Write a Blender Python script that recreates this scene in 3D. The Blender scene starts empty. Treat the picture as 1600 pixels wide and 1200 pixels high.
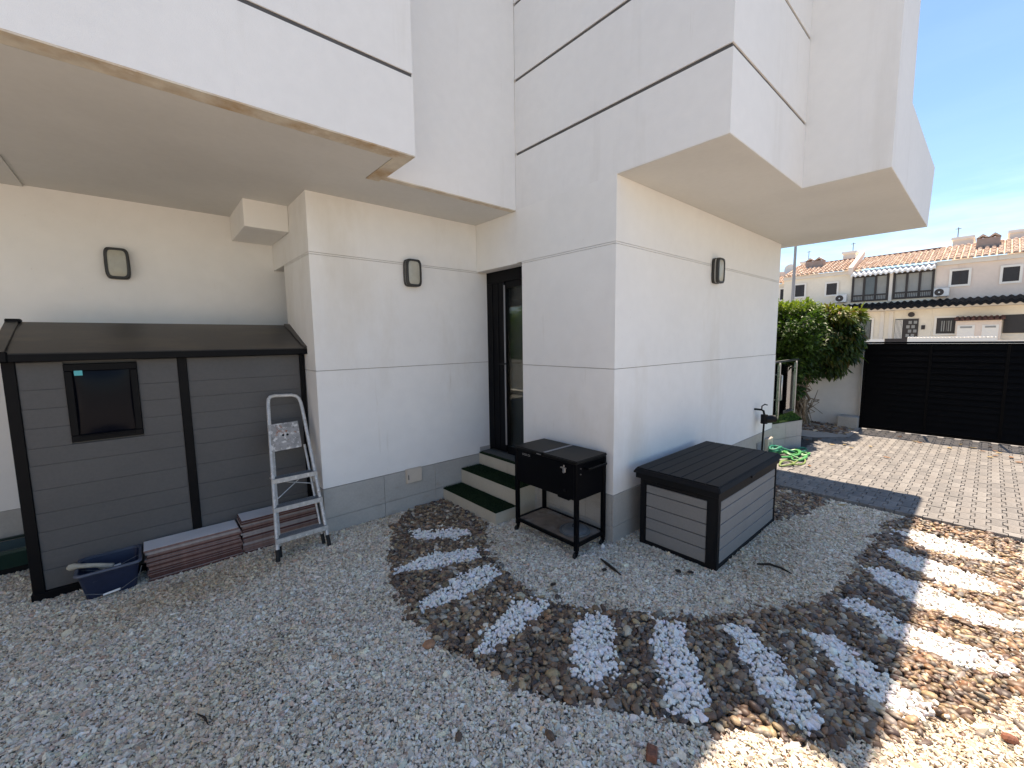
import bpy, bmesh, math, random
import numpy as np
from mathutils import Vector, Matrix
random.seed(7)
RNG = np.random.default_rng(7)
S = bpy.context.scene
COL = S.collection

# ------------------------------------------------------------------ camera, sky, sun, exposure
cam_d = bpy.data.cameras.new("camera"); cam = bpy.data.objects.new("camera", cam_d); COL.objects.link(cam)
S.camera = cam
cam_d.sensor_width = 36; cam_d.lens = 14.6835; cam_d.clip_start = 0.05; cam_d.clip_end = 2000
_r = Vector((0.75203348, -0.65899243, -0.01321451)); _u = Vector((0.07812219, 0.06920893, 0.99453861)); _f = Vector((0.65447885, 0.74895868, -0.10352937))
M = Matrix((( _r.x, _u.x, -_f.x, 0), (_r.y, _u.y, -_f.y, 0), (_r.z, _u.z, -_f.z, 1.75), (0, 0, 0, 1)))
cam.matrix_world = M
SUN = Vector((0.40, 0.066, 1.0)).normalized()
sun_d = bpy.data.lights.new("sun", 'SUN'); sun_d.energy = 4.2; sun_d.angle = math.radians(0.55); sun_d.color = (1, 0.93, 0.82)
sun = bpy.data.objects.new("sun", sun_d); COL.objects.link(sun)
sun.location = (4, 2, 20); sun.rotation_euler = (-SUN).to_track_quat('-Z', 'Y').to_euler()
W = bpy.data.worlds.new("World"); S.world = W; W.use_nodes = True
nt = W.node_tree; nt.nodes.clear()
def N(t, k, **kw):
    n = t.nodes.new(k)
    for a, b in kw.items(): setattr(n, a, b)
    return n
sky = N(nt, 'ShaderNodeTexSky', sky_type='NISHITA', sun_disc=False)
sky.sun_elevation = math.asin(SUN.z); sky.sun_rotation = math.atan2(SUN.x, SUN.y)
sky.air_density = 1.0; sky.dust_density = 0.1; sky.ozone_density = 2.5
tc = N(nt, 'ShaderNodeTexCoord'); mp = N(nt, 'ShaderNodeMapping'); mp.inputs['Scale'].default_value = (1.2, 2.2, 12)
mp.inputs['Rotation'].default_value = (0, 0.12, 0.4)
cn = N(nt, 'ShaderNodeTexNoise'); cn.inputs['Scale'].default_value = 1.7; cn.inputs['Detail'].default_value = 7; cn.inputs['Roughness'].default_value = 0.6
cr = N(nt, 'ShaderNodeValToRGB'); cr.color_ramp.elements[0].position = 0.40; cr.color_ramp.elements[1].position = 0.66
sx = N(nt, 'ShaderNodeSeparateXYZ'); mr = N(nt, 'ShaderNodeMapRange')
mr.inputs[1].default_value = 0.05; mr.inputs[2].default_value = 0.27; mr.inputs[3].default_value = 0.75; mr.inputs[4].default_value = 0.02
mu = N(nt, 'ShaderNodeMath', operation='MULTIPLY'); mx = N(nt, 'ShaderNodeMixRGB'); mx.inputs[2].default_value = (8.2, 8.6, 9.0, 1)
bg = N(nt, 'ShaderNodeBackground'); bg.inputs['Strength'].default_value = 0.098; ow = N(nt, 'ShaderNodeOutputWorld')
L = nt.links.new
L(tc.outputs['Generated'], mp.inputs[0]); L(mp.outputs[0], cn.inputs[0]); L(cn.outputs['Fac'], cr.inputs[0])
L(tc.outputs['Generated'], sx.inputs[0]); L(sx.outputs['Z'], mr.inputs[0]); L(cr.outputs[0], mu.inputs[0]); L(mr.outputs[0], mu.inputs[1])
L(sky.outputs[0], mx.inputs[1]); L(mu.outputs[0], mx.inputs[0]); tn = N(nt, 'ShaderNodeVectorMath', operation='MULTIPLY'); tn.inputs[1].default_value = (0.70, 0.87, 0.98)
L(mx.outputs[0], tn.inputs[0]); L(tn.outputs[0], bg.inputs[0]); L(bg.outputs[0], ow.inputs[0])
S.view_settings.view_transform = 'Standard'; S.view_settings.look = 'None'; S.view_settings.gamma = 1
S.view_settings.exposure = 1.32
S.view_settings.use_white_balance = True; S.view_settings.white_balance_temperature = 7600; S.view_settings.white_balance_tint = 16
try: S.view_settings.use_curve_mapping = False
except Exception: pass
S.cycles.max_bounces = 10; S.cycles.diffuse_bounces = 6; S.cycles.transparent_max_bounces = 12
S.cycles.use_denoising = True

# ------------------------------------------------------------------ helpers
def setp(o, label=None, cat=None, group=None, kind=None):
    for k, v in (('label', label), ('category', cat), ('group', group), ('kind', kind)):
        if v: o[k] = v
    return o
def thing(name, label, cat, loc=(0, 0, 0), rz=0, group=None):
    o = bpy.data.objects.new(name, None); COL.objects.link(o); o.empty_display_size = 0.1
    o.location = loc; o.rotation_euler = (0, 0, rz)
    return setp(o, label, cat, group)
def origin_of(p):
    m = Vector((0, 0, 0))
    while p is not None:
        m += p.location; p = p.parent
    return m
class MB:
    """collects geometry in world coordinates"""
    def __init__(s): s.v = []; s.f = []; s.m = []; s.mi = 0
    def add(s, vs, fs):
        b = len(s.v); s.v += [tuple(v) for v in vs]; s.f += [tuple(i + b for i in f) for f in fs]; s.m += [s.mi] * len(fs); return s
    def box(s, x0, x1, y0, y1, z0, z1):
        return s.add([(x0,y0,z0),(x1,y0,z0),(x1,y1,z0),(x0,y1,z0),(x0,y0,z1),(x1,y0,z1),(x1,y1,z1),(x0,y1,z1)],
                     [(0,3,2,1),(4,5,6,7),(0,1,5,4),(1,2,6,5),(2,3,7,6),(3,0,4,7)])
    def obox(s, c, ax, ay, az):
        c, ax, ay, az = map(Vector, (c, ax, ay, az)); vs = []
        for k in (-1, 1):
            for i, j in ((-1,-1),(1,-1),(1,1),(-1,1)): vs.append(c + ax*i + ay*j + az*k)
        return s.add(vs, [(0,3,2,1),(4,5,6,7),(0,1,5,4),(1,2,6,5),(2,3,7,6),(3,0,4,7)])
    def prism(s, poly, z0, z1):
        n = len(poly); a = sum(poly[i][0]*poly[(i+1)%n][1]-poly[(i+1)%n][0]*poly[i][1] for i in range(n))
        if a < 0: poly = poly[::-1]
        vs = [(x, y, z0) for x, y in poly] + [(x, y, z1) for x, y in poly]
        fs = [tuple(range(n))[::-1], tuple(range(n, 2*n))] + [(i, (i+1)%n, n+(i+1)%n, n+i) for i in range(n)]
        return s.add(vs, fs)
    def tube(s, pts, r, n=8, closed=False, caps=True):
        pts = [Vector(p) for p in pts]; k = len(pts); rings = []; up = None
        rr = r if hasattr(r, '__len__') else [r]*k
        for i, p in enumerate(pts):
            a = pts[(i-1)%k] if (i > 0 or closed) else p; b = pts[(i+1)%k] if (i < k-1 or closed) else p
            t = (b-a).normalized()
            if up is None:
                up = Vector((0,0,1)) if abs(t.z) < .9 else Vector((1,0,0))
            x = t.cross(up).normalized(); up = x.cross(t).normalized()
            rings.append([p + (x*math.cos(q)+up*math.sin(q))*rr[i] for q in [2*math.pi*j/n for j in range(n)]])
        vs = [v for ring in rings for v in ring]; fs = []
        for i in range(k if closed else k-1):
            for j in range(n):
                i2 = (i+1)%k; fs.append((i*n+j, i*n+(j+1)%n, i2*n+(j+1)%n, i2*n+j))
        if caps and not closed: fs += [tuple(range(n)), tuple(range((k-1)*n, k*n))[::-1]]
        return s.add(vs, fs)
    def cyl(s, a, b, r, n=16): return s.tube([a, b], r, n)
    def build(s, name, mats, parent=None, bevel=0, smooth=False, seg=1, kind=None, label=None):
        o_ = origin_of(parent) if parent else Vector((0,0,0))
        me = bpy.data.meshes.new(name)
        me.from_pydata([(v[0]-o_.x, v[1]-o_.y, v[2]-o_.z) for v in s.v], [], s.f)
        mats = mats if isinstance(mats, (list, tuple)) else [mats]
        for m in mats: me.materials.append(m)
        if len(mats) > 1: me.polygons.foreach_set('material_index', s.m)
        bm = bmesh.new(); bm.from_mesh(me)
        bmesh.ops.recalc_face_normals(bm, faces=bm.faces)
        if bevel:
            es = [e for e in bm.edges if len(e.link_faces) == 2 and e.calc_face_angle(0) > 0.6]
            bmesh.ops.bevel(bm, geom=es, offset=bevel, segments=seg, affect='EDGES', clamp_overlap=True)
        bm.to_mesh(me); bm.free()
        if smooth:
            me.polygons.foreach_set('use_smooth', [True]*len(me.polygons))
            try: me.set_sharp_from_angle(angle=math.radians(40))
            except Exception: pass
        o = bpy.data.objects.new(name, me); COL.objects.link(o)
        if parent: o.parent = parent
        return setp(o, label=label, kind=kind)

def mat(name, col, rough=.7, nz=None, bump=None, metal=0, spec=.5, col2=None, wear=None):
    """nz=(scale,amount) tone variation; bump=(scale,strength); col2=(colour,scale,lo,hi) blotches of a second colour"""
    m = bpy.data.materials.new(name); m.use_nodes = True; t = m.node_tree; b = t.nodes['Principled BSDF']; l = t.links.new
    b.inputs['Roughness'].default_value = rough; b.inputs['Metallic'].default_value = metal
    b.inputs['Specular IOR Level'].default_value = spec
    g = N(t, 'ShaderNodeTexCoord'); src = g.outputs['Object']
    rgb = N(t, 'ShaderNodeRGB'); rgb.outputs[0].default_value = (*col, 1); out = rgb.outputs[0]
    if nz:
        for i, (sc, am) in enumerate(nz if isinstance(nz, list) else [nz]):
            n = N(t, 'ShaderNodeTexNoise'); n.inputs['Scale'].default_value = sc; n.inputs['Detail'].default_value = 5; l(src, n.inputs[0])
            r = N(t, 'ShaderNodeMapRange'); r.inputs[1].default_value = .3; r.inputs[2].default_value = .7
            r.inputs[3].default_value = 1-am; r.inputs[4].default_value = 1+am*.6; l(n.outputs['Fac'], r.inputs[0])
            x = N(t, 'ShaderNodeVectorMath', operation='SCALE'); l(out, x.inputs[0]); l(r.outputs[0], x.inputs['Scale']); out = x.outputs[0]
    if col2:
        for c2, sc, lo, hi in (col2 if isinstance(col2, list) else [col2]):
            n = N(t, 'ShaderNodeTexNoise'); n.inputs['Scale'].default_value = 1; n.inputs['Detail'].default_value = 6; n.inputs['Roughness'].default_value = .65
            p = N(t, 'ShaderNodeMapping'); p.inputs['Scale'].default_value = sc if hasattr(sc, '__len__') else (sc,)*3
            p.inputs['Location'].default_value = (random.random()*9, random.random()*9, 0)
            l(src, p.inputs[0]); l(p.outputs[0], n.inputs[0])
            r = N(t, 'ShaderNodeMapRange'); r.inputs[1].default_value = lo; r.inputs[2].default_value = hi; l(n.outputs['Fac'], r.inputs[0])
            x = N(t, 'ShaderNodeMixRGB'); x.inputs[2].default_value = (*c2, 1); l(out, x.inputs[1]); l(r.outputs[0], x.inputs[0]); out = x.outputs[0]
    l(out, b.inputs['Base Color'])
    if bump:
        prev = None
        for sc, st in (bump if isinstance(bump, list) else [bump]):
            n = N(t, 'ShaderNodeTexNoise'); n.inputs['Scale'].default_value = 1; n.inputs['Detail'].default_value = 4
            p = N(t, 'ShaderNodeMapping'); p.inputs['Scale'].default_value = sc if hasattr(sc, '__len__') else (sc,)*3
            l(src, p.inputs[0]); l(p.outputs[0], n.inputs[0])
            bp = N(t, 'ShaderNodeBump'); bp.inputs['Strength'].default_value = st; bp.inputs['Distance'].default_value = .004
            l(n.outputs['Fac'], bp.inputs['Height'])
            if prev: l(prev, bp.inputs['Normal'])
            prev = bp.outputs[0]
        l(prev, b.inputs['Normal'])
    return m
def mat_attr(name, rough=.75, tint=(1, 1, 1), bump=(180, .25), spec=.4, dirt=.15):
    m = bpy.data.materials.new(name); m.use_nodes = True; t = m.node_tree; b = t.nodes['Principled BSDF']; l = t.links.new
    b.inputs['Roughness'].default_value = rough; b.inputs['Specular IOR Level'].default_value = spec
    a = N(t, 'ShaderNodeVertexColor', layer_name='tone')
    g = N(t, 'ShaderNodeTexCoord'); n = N(t, 'ShaderNodeTexNoise'); n.inputs['Scale'].default_value = 90; n.inputs['Detail'].default_value = 4
    l(g.outputs['Object'], n.inputs[0]); r = N(t, 'ShaderNodeMapRange'); r.inputs[1].default_value = .3; r.inputs[2].default_value = .7
    r.inputs[3].default_value = 1-dirt; r.inputs[4].default_value = 1+dirt*.6; l(n.outputs['Fac'], r.inputs[0])
    x = N(t, 'ShaderNodeVectorMath', operation='SCALE'); l(a.outputs['Color'], x.inputs[0]); l(r.outputs[0], x.inputs['Scale']); l(x.outputs[0], b.inputs['Base Color'])
    n2 = N(t, 'ShaderNodeTexNoise'); n2.inputs['Scale'].default_value = bump[0]; l(g.outputs['Object'], n2.inputs[0])
    bp = N(t, 'ShaderNodeBump'); bp.inputs['Strength'].default_value = bump[1]; bp.inputs['Distance'].default_value = .003
    l(n2.outputs['Fac'], bp.inputs['Height']); l(bp.outputs[0], b.inputs['Normal'])
    return m
def glass_mat(name, tint, fac=.12, rough=.02):
    m = bpy.data.materials.new(name); m.use_nodes = True; t = m.node_tree; t.nodes.clear(); l = t.links.new
    o = N(t, 'ShaderNodeOutputMaterial'); tr = N(t, 'ShaderNodeBsdfTransparent'); tr.inputs[0].default_value = (*tint, 1)
    gl = N(t, 'ShaderNodeBsdfGlossy'); gl.inputs['Roughness'].default_value = rough; gl.inputs['Color'].default_value = (1, 1, 1, 1)
    fr = N(t, 'ShaderNodeFresnel'); fr.inputs[0].default_value = 1.4; ad = N(t, 'ShaderNodeMath', operation='ADD'); ad.inputs[1].default_value = fac
    mx = N(t, 'ShaderNodeMixShader'); l(fr.outputs[0], ad.inputs[0]); l(ad.outputs[0], mx.inputs[0]); l(tr.outputs[0], mx.inputs[1]); l(gl.outputs[0], mx.inputs[2]); l(mx.outputs[0], o.inputs[0])
    return m

M_ = {}
M_['stucco'] = mat('white_stucco', (.80, .79, .765), .92, nz=[(1.1, .035), (9, .02)], bump=[(260, .3), (34, .25), (3, .5)], spec=.2,
                   col2=[((.64, .60, .53), (1.1, 1.1, .35), .55, .86), ((.55, .50, .42), (9, 9, .9), .66, .95), ((.60, .56, .50), (30, 30, 26), .68, .80)])
M_['stucco2'] = mat('white_stucco_upper', (.80, .79, .77), .92, nz=[(.8, .03), (12, .02)], bump=[(260, .3), (34, .25), (3, .5)], spec=.2,
                   col2=[((.66, .64, .60), (2.6, 2.6, .25), .58, .9), ((.55, .51, .45), (14, 14, .7), .66, .95)])
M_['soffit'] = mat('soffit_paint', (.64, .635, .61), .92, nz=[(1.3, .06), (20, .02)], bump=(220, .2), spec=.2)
M_['stain'] = mat('rusty_drip_stain', (.66, .60, .50), .9, nz=(14, .12), bump=(220, .2), spec=.2, col2=[((.46, .32, .19), (3.0, 3.0, 3.0), .44, .66), ((.70, .64, .56), (5, 5, 5), .56, .68)])
M_['core'] = mat('joint_recess', (.34, .30, .26), .95, nz=(8, .2))
M_['groove'] = mat('dark_groove_profile', (.085, .08, .078), .6, nz=(6, .2))
M_['plinth'] = mat('grey_plinth_tile', (.40, .39, .365), .55, nz=[(5, .07), (60, .06)], bump=(90, .1), spec=.35, col2=[((.30, .27, .23), (5, 5, 9), .56, .8)])
M_['riser'] = mat('beige_riser_tile', (.50, .46, .375), .5, nz=[(5, .06), (60, .05)], bump=(90, .08), spec=.4)
M_['grout'] = mat('grout', (.10, .10, .095), .95)
M_['turf'] = mat('artificial_turf_base', (.010, .022, .008), .9, nz=(60, .4), bump=(300, .6), spec=.1)
M_['alu'] = mat('anthracite_door_frame', (.003, .003, .004), .4, nz=(6, .1), spec=.12)
M_['black'] = mat('black_plastic', (.005, .005, .006), .5, nz=(20, .15), bump=(300, .08), spec=.2)
M_['steel'] = mat('brushed_steel', (.55, .55, .56), .3, metal=1, nz=(30, .15))
M_['lens'] = mat('opal_lamp_glass', (.40, .385, .32), .25, nz=(20, .08), spec=.5)
M_['lamp'] = mat('lamp_dark_bronze', (.022, .02, .017), .42, nz=(20, .2))
M_['lampband'] = mat('lamp_glass_band', (.32, .31, .29), .3)
M_['cream'] = mat('cream_plastic', (.56, .49, .41), .5, nz=(10, .06))
M_['shedwall'] = mat('grey_shed_board', (.100, .098, .097), .55, nz=[(3, .06), (50, .06)], bump=[((8, 120, 160), .25)], spec=.25)
M_['shedtrim'] = mat('black_shed_trim', (.004, .004, .005), .5, nz=(10, .15), bump=(150, .06), spec=.12)
M_['shedroof'] = mat('dark_shed_roof', (.026, .027, .030), .34, nz=[(2.5, .2), (40, .1)], bump=(90, .06), col2=[((.085, .066, .050), (1.3, 4, 4), .47, .75)])
M_['pane'] = mat('dark_shed_pane', (.003, .004, .008), .2, spec=.1)
M_['cyan'] = mat('cyan_sticker', (.06, .45, .48), .5)
M_['boxboard'] = mat('grey_deck_box_board', (.215, .212, .205), .6, nz=[(4, .05), (60, .06)], bump=[((12, 12, 180), .3)], spec=.35)
M_['boxtrim'] = mat('charcoal_deck_box_trim', (.0070, .0075, .009), .55, nz=(14, .15), bump=[((14, 160, 14), .2)], spec=.18)
M_['cooler'] = mat('cooler_black_enamel', (.002, .002, .003), .35, nz=(12, .2), bump=(60, .03), spec=.12)
M_['coolerlid'] = mat('cooler_lid_dusty_black', (.010, .010, .010), .45, nz=[(8, .3), (60, .2)], spec=.22)
M_['rust'] = mat('rusty_shelf_sheet', (.21, .155, .115), .7, nz=[(9, .25)], col2=[((.30, .30, .28), 5, .5, .7), ((.10, .055, .03), 12, .58, .72)])
M_['dustlid'] = mat('round_lid_dark_metal', (.11, .12, .125), .4, nz=(10, .2))
M_['ladder'] = mat('paint_flecked_aluminium', (.52, .52, .51), .45, metal=.35, nz=[(30, .2)], col2=[((.72, .70, .66), 38, .58, .64), ((.22, .09, .05), 26, .66, .72)])
M_['platform'] = mat('paint_splattered_platform', (.30, .29, .28), .7, nz=[(20, .3)], col2=[((.62, .60, .57), 24, .52, .60), ((.30, .10, .045), 15, .58, .66), ((.10, .095, .09), 34, .60, .68)])
M_['rubber'] = mat('black_rubber', (.012, .012, .012), .8)
M_['glaze'] = mat('grey_tile_glaze', (.64, .645, .66), .4, nz=[(6, .08)])
M_['clay'] = mat('dark_red_tile_body', (.105, .042, .034), .85, nz=[(30, .25), (4, .2)])
M_['clay2'] = mat('pale_edged_tile_body', (.22, .13, .11), .8, nz=[(30, .25)])
M_['clay3'] = mat('chalky_tile_edge', (.34, .29, .27), .8, nz=[(30, .15)])
M_['tub'] = mat('blue_tub_plastic', (.010, .020, .055), .5, nz=[(6, .2), (40, .15)], col2=((.10, .11, .13), 20, .66, .8))
M_['tubrim'] = mat('blue_tub_rim', (.07, .085, .12), .5, nz=(20, .2))
M_['whiteplastic'] = mat('white_grip', (.70, .70, .70), .5)
M_['bone'] = mat('dusty_cement_tool', (.36, .34, .28), .85, nz=(20, .25))
M_['wire'] = mat('grey_wire', (.18, .19, .20), .5, metal=.6)
M_['greenp'] = mat('dark_green_plastic', (.006, .035, .028), .5, nz=(8, .2))
M_['hoseA'] = mat('bright_green_hose', (.055, .29, .085), .45, nz=(30, .15))
M_['hoseB'] = mat('teal_hose', (.015, .21, .13), .45, nz=(30, .15))
M_['hoseC'] = mat('yellow_green_hose', (.19, .27, .08), .45, nz=(30, .15))
M_['concrete'] = mat('pale_concrete', (.38, .36, .33), .9, nz=[(3, .1), (30, .08)], bump=(80, .2))
M_['ground'] = mat('gravel_bed', (.40, .36, .31), .95, nz=[(40, .3), (3, .08)], bump=[(90, .8)])
M_['bed'] = mat('paver_bedding', (.075, .070, .064), .95, nz=(30, .3), bump=(120, .5))
M_['asphalt'] = mat('street_concrete', (.24, .23, .215), .9, nz=(4, .1), bump=(120, .4))
M_['earth'] = mat('dry_ground', (.30, .27, .22), .95, nz=[(2, .15)], bump=(60, .4))
M_['bwall'] = mat('white_boundary_paint', (.68, .66, .62), .9, nz=[(1.5, .06), (10, .04)], bump=(120, .3), spec=.2)
M_['gate'] = mat('black_gate_paint', (.0015, .0015, .002), .5, nz=(3, .2), spec=.07)
M_['twig'] = mat('dark_twig_bark', (.025, .018, .012), .9, nz=(60, .3), bump=(200, .4))
M_['bark'] = mat('pale_peeling_bark', (.20, .15, .10), .9, nz=[(12, .35)], bump=[((40, 40, 12), .9)], col2=((.42, .36, .28), (30, 30, 9), .5, .62))
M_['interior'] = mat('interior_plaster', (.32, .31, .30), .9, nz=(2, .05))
M_['glass'] = glass_mat('door_glass', (.88, .91, .89), -.03)
M_['rglass'] = glass_mat('railing_glass', (.55, .66, .62), .10)
M_['hpane'] = mat('far_window_glass', (.085, .09, .095), .12, nz=(.7, .35), spec=.6)
M_['hdark'] = mat('far_window_dark', (.022, .019, .020), .5, nz=(3, .2))
M_['blind'] = mat('far_window_blind', (.30, .30, .28), .6, nz=(1.3, .15))
M_['hframe'] = mat('brown_window_frame', (.026, .018, .016), .5)
M_['hwall'] = mat('cream_render', (.84, .76, .63), .9, nz=[(.8, .05), (6, .03)], spec=.2, col2=((.56, .47, .36), (.7, .7, .25), .6, .85))
M_['hwallp'] = mat('pinkish_render', (.80, .67, .57), .9, nz=[(.8, .05), (6, .03)], spec=.2, col2=((.50, .36, .28), (.9, .9, .2), .6, .85))
M_['hlight'] = mat('pale_render_band', (.76, .70, .62), .9, nz=(1, .05), spec=.2, col2=((.48, .34, .24), (1.2, 1.2, .5), .62, .8))
M_['chim'] = mat('weathered_chimney_render', (.36, .28, .24), .9, nz=[(3, .12)], spec=.2)
M_['htrim'] = mat('white_window_surround', (.84, .79, .71), .9)
M_['rtile'] = mat('terracotta_roof_tile', (.50, .33, .235), .85, nz=[(2.0, .15), (9, .2)], col2=[((.68, .55, .44), 3.1, .46, .6), ((.26, .15, .11), 5, .64, .76)])
M_['rtiled'] = mat('dark_porch_roof_tile', (.13, .055, .045), .85, nz=(5, .3))
M_['awn'] = mat('black_corrugated_awning', (.006, .007, .009), .6, nz=(2, .2), spec=.15)
M_['corr'] = mat('white_corrugated_sheet', (.82, .82, .80), .6, nz=(2, .05))
M_['ac'] = mat('ac_casing', (.70, .70, .68), .5)
M_['pole'] = mat('grey_pole', (.27, .27, .28), .5, metal=.3)

# ------------------------------------------------------------------ the setting
EARTH = MB().add([(-300, -300, -.06), (600, -300, -.06), (600, 400, -.06), (-300, 400, -.06)], [(0, 1, 2, 3)]).build('ground', M_['earth'], kind='structure')
def sheet(name, poly, z, m):
    return MB().add([(x, y, z) for x, y in poly], [tuple(range(len(poly)))]).build(name, m, kind='structure')
# gravel bed: a gently uneven sheet
def bedgrid():
    nx, ny = 60, 60; x0, x1, y0, y1 = -6, 5.345, -6, 7
    vs = [(x0+(x1-x0)*i/nx, y0+(y1-y0)*j/ny, -.020+.004*math.sin(i*1.7)*math.cos(j*1.3)) for j in range(ny+1) for i in range(nx+1)]
    fs = [(j*(nx+1)+i, j*(nx+1)+i+1, (j+1)*(nx+1)+i+1, (j+1)*(nx+1)+i) for j in range(ny) for i in range(nx)]
    return MB().add(vs, fs).build('gravel_bed', M_['ground'], kind='structure')
bedgrid()
drive = MB().box(5.35, 9.95, -6, 6, -.055, .022).build('paved_driveway', M_['bed'], kind='structure')
sheet('street', [(10.3, -80), (34.0, -80), (34.0, 90), (10.3, 90)], -.03, M_['asphalt'])
MB().box(34.0, 40.5, -80, 90, -.055, .10).build('far_pavement', M_['concrete'], kind='structure')

def pip(P, poly):
    x, y = P[:, 0], P[:, 1]; inside = np.zeros(len(P), bool); n = len(poly); j = n-1
    for i in range(n):
        xi, yi = poly[i]; xj, yj = poly[j]
        c = ((yi > y) != (yj > y)) & (x < (xj-xi)*(y-yi)/((yj-yi) if yj != yi else 1e-9)+xi); inside ^= c; j = i
    return inside
R3 = np.array([list(_r), list(_u), list(_f)])
def pix(P):
    q = (P-np.array([0, 0, 1.75]))@R3.T; z = np.maximum(q[:, 2], .05)
    return np.stack([800+652.6*q[:, 0]/z, 600-652.6*q[:, 1]/z, q[:, 2]], 1)
def in_view(P, m=260):
    p = pix(np.c_[P, np.zeros(len(P))]); return (p[:, 2] > .3) & (p[:, 0] > -m) & (p[:, 0] < 1600+m) & (p[:, 1] < 1200+m*1.2)
def nz2(P, sc, seed):
    g = np.random.default_rng(seed).random((64, 64)); u = P*sc; i = np.floor(u).astype(int); f = u-i; f = f*f*(3-2*f)
    a = g[i[:, 0] % 64, i[:, 1] % 64]; b = g[(i[:, 0]+1) % 64, i[:, 1] % 64]; c = g[i[:, 0] % 64, (i[:, 1]+1) % 64]; d = g[(i[:, 0]+1) % 64, (i[:, 1]+1) % 64]
    return (a*(1-f[:, 0])+b*f[:, 0])*(1-f[:, 1])+(c*(1-f[:, 0])+d*f[:, 0])*f[:, 1]

PATH = [(2.37, 3.93), (2.07, 3.9), (1.76, 3.76), (1.53, 3.41), (1.32, 3.02), (1.19, 2.62), (1.17, 2.34), (1.15, 2.03), (1.21, 1.77), (1.27, 1.54), (1.34, 1.32), (1.52, 1.08), (1.69, 0.86), (1.79, 0.71), (1.94, 0.53), (2.08, 0.33), (2.31, 0.17), (2.55, 0.04), (2.7, -0.05), (2.87, -0.15), (3.19, -0.23), (3.65, -0.25), (4.06, -0.24), (4.61, -0.25), (5.335, -0.29), (5.335, 0.40), (5.06, 0.53), (4.64, 0.54), (4.15, 0.55), (3.69, 0.55), (3.22, 0.63), (2.86, 0.82), (2.52, 1.07), (2.14, 1.48), (1.99, 1.67), (1.89, 1.93), (1.91, 2.29), (2.07, 2.76), (2.36, 3.09), (2.38, 3.46)]
PATCH = [(5.335, 1.6), (5.335, 0.98), (4.94, 1.07), (4.36, 1.24), (4.5, 1.9), (5.0, 2.03), (5.335, 2.03)]
WHITE = [[(1.72, 3.44), (2.15, 3.08), (2.05, 2.96), (1.68, 3.24)],
[(1.29, 2.92), (1.69, 2.93), (2.01, 2.73), (1.9, 2.59), (1.6, 2.7), (1.32, 2.83)],
[(1.21, 2.38), (1.54, 2.51), (1.93, 2.46), (1.87, 2.29), (1.48, 2.26), (1.22, 2.31)],
[(1.23, 1.8), (1.48, 1.91), (1.73, 2.01), (1.93, 1.85), (1.66, 1.75), (1.31, 1.74)],
[(1.96, 1.62), (2.1, 1.47), (1.74, 1.17), (1.58, 1.2), (1.55, 1.34), (1.78, 1.52)],
[(2.25, 1.27), (2.34, 1.13), (2.08, 0.92), (1.93, 0.78), (1.8, 0.76), (1.73, 0.87), (1.89, 1.06)],
[(2.56, 0.97), (2.61, 0.81), (2.41, 0.56), (2.21, 0.39), (2.07, 0.41), (2.09, 0.55), (2.3, 0.78)],
[(2.83, 0.62), (2.91, 0.5), (2.76, 0.28), (2.68, 0.06), (2.53, 0.06), (2.5, 0.17), (2.56, 0.37)],
[(3.36, 0.55), (3.46, 0.45), (3.33, 0.15), (3.36, -0.21), (3.22, -0.2), (3.11, -0.01), (3.11, 0.24)],
[(3.97, 0.52), (4.04, 0.4), (3.98, 0.17), (3.86, -0.25), (3.71, -0.23), (3.66, -0.07), (3.64, 0.24)],
[(4.36, 0.49), (4.5, 0.4), (4.46, 0.17), (4.41, -0.06), (4.33, -0.19), (4.17, -0.15), (4.1, 0.12)],
[(4.93, 0.47), (5.04, 0.33), (5.03, 0.09), (4.91, -0.15), (4.8, -0.2), (4.73, -0.09), (4.66, 0.22)]]
SOLID = [[(1.12, 3.92), (3.2, 3.92), (3.2, 7), (1.12, 7)], [(2.91, 2.04), (7, 2.04), (7, 5), (2.91, 5)], [(-.69, 4.26), (1.09, 4.26), (1.09, 5.2), (-.69, 5.2)],
         [(2.39, 2.99), (3.2, 2.99), (3.2, 4), (2.39, 4)], [(-6, 5.21), (3, 5.21), (3, 7), (-6, 7)]]
def masks(P):
    Q = P + np.stack([nz2(P, 14, 3)-.5, nz2(P, 14, 4)-.5], 1)*.05 + (RNG.random(P.shape)-.5)*.035
    path = pip(Q, PATH) | pip(Q, PATCH); wh = np.zeros(len(P), bool)
    for w in WHITE: wh |= pip(Q, w)
    sol = np.zeros(len(P), bool)
    for s_ in SOLID: sol |= pip(P, s_)
    return path, wh, sol
def rise(P): return ((P[:, 0]-4.9)/.42).clip(0, 1)*.034
def grid_pts(x0, x1, y0, y1, d, jit=.95):
    xs = np.arange(x0, x1, d); ys = np.arange(y0, y1, d); X, Y = np.meshgrid(xs, ys); X[1::2] += d*.5
    P = np.stack([X.ravel(), Y.ravel()], 1); P += (RNG.random(P.shape)-.5)*d*jit; return P
def chip(seed):
    r = np.random.default_rng(seed); v = np.array([(x, y, z) for x in (-1, 1) for y in (-1, 1) for z in (-1, 1)], float)*.72
    v = v*(1+(r.random((8, 1))-.5)*.35)+(r.random((8, 3))-.5)*.75
    f = [(0,1,3),(0,3,2),(4,6,7),(4,7,5),(0,4,5),(0,5,1),(2,3,7),(2,7,6),(0,2,6),(0,6,4),(1,5,7),(1,7,3)]
    return v, np.array(f)
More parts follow.
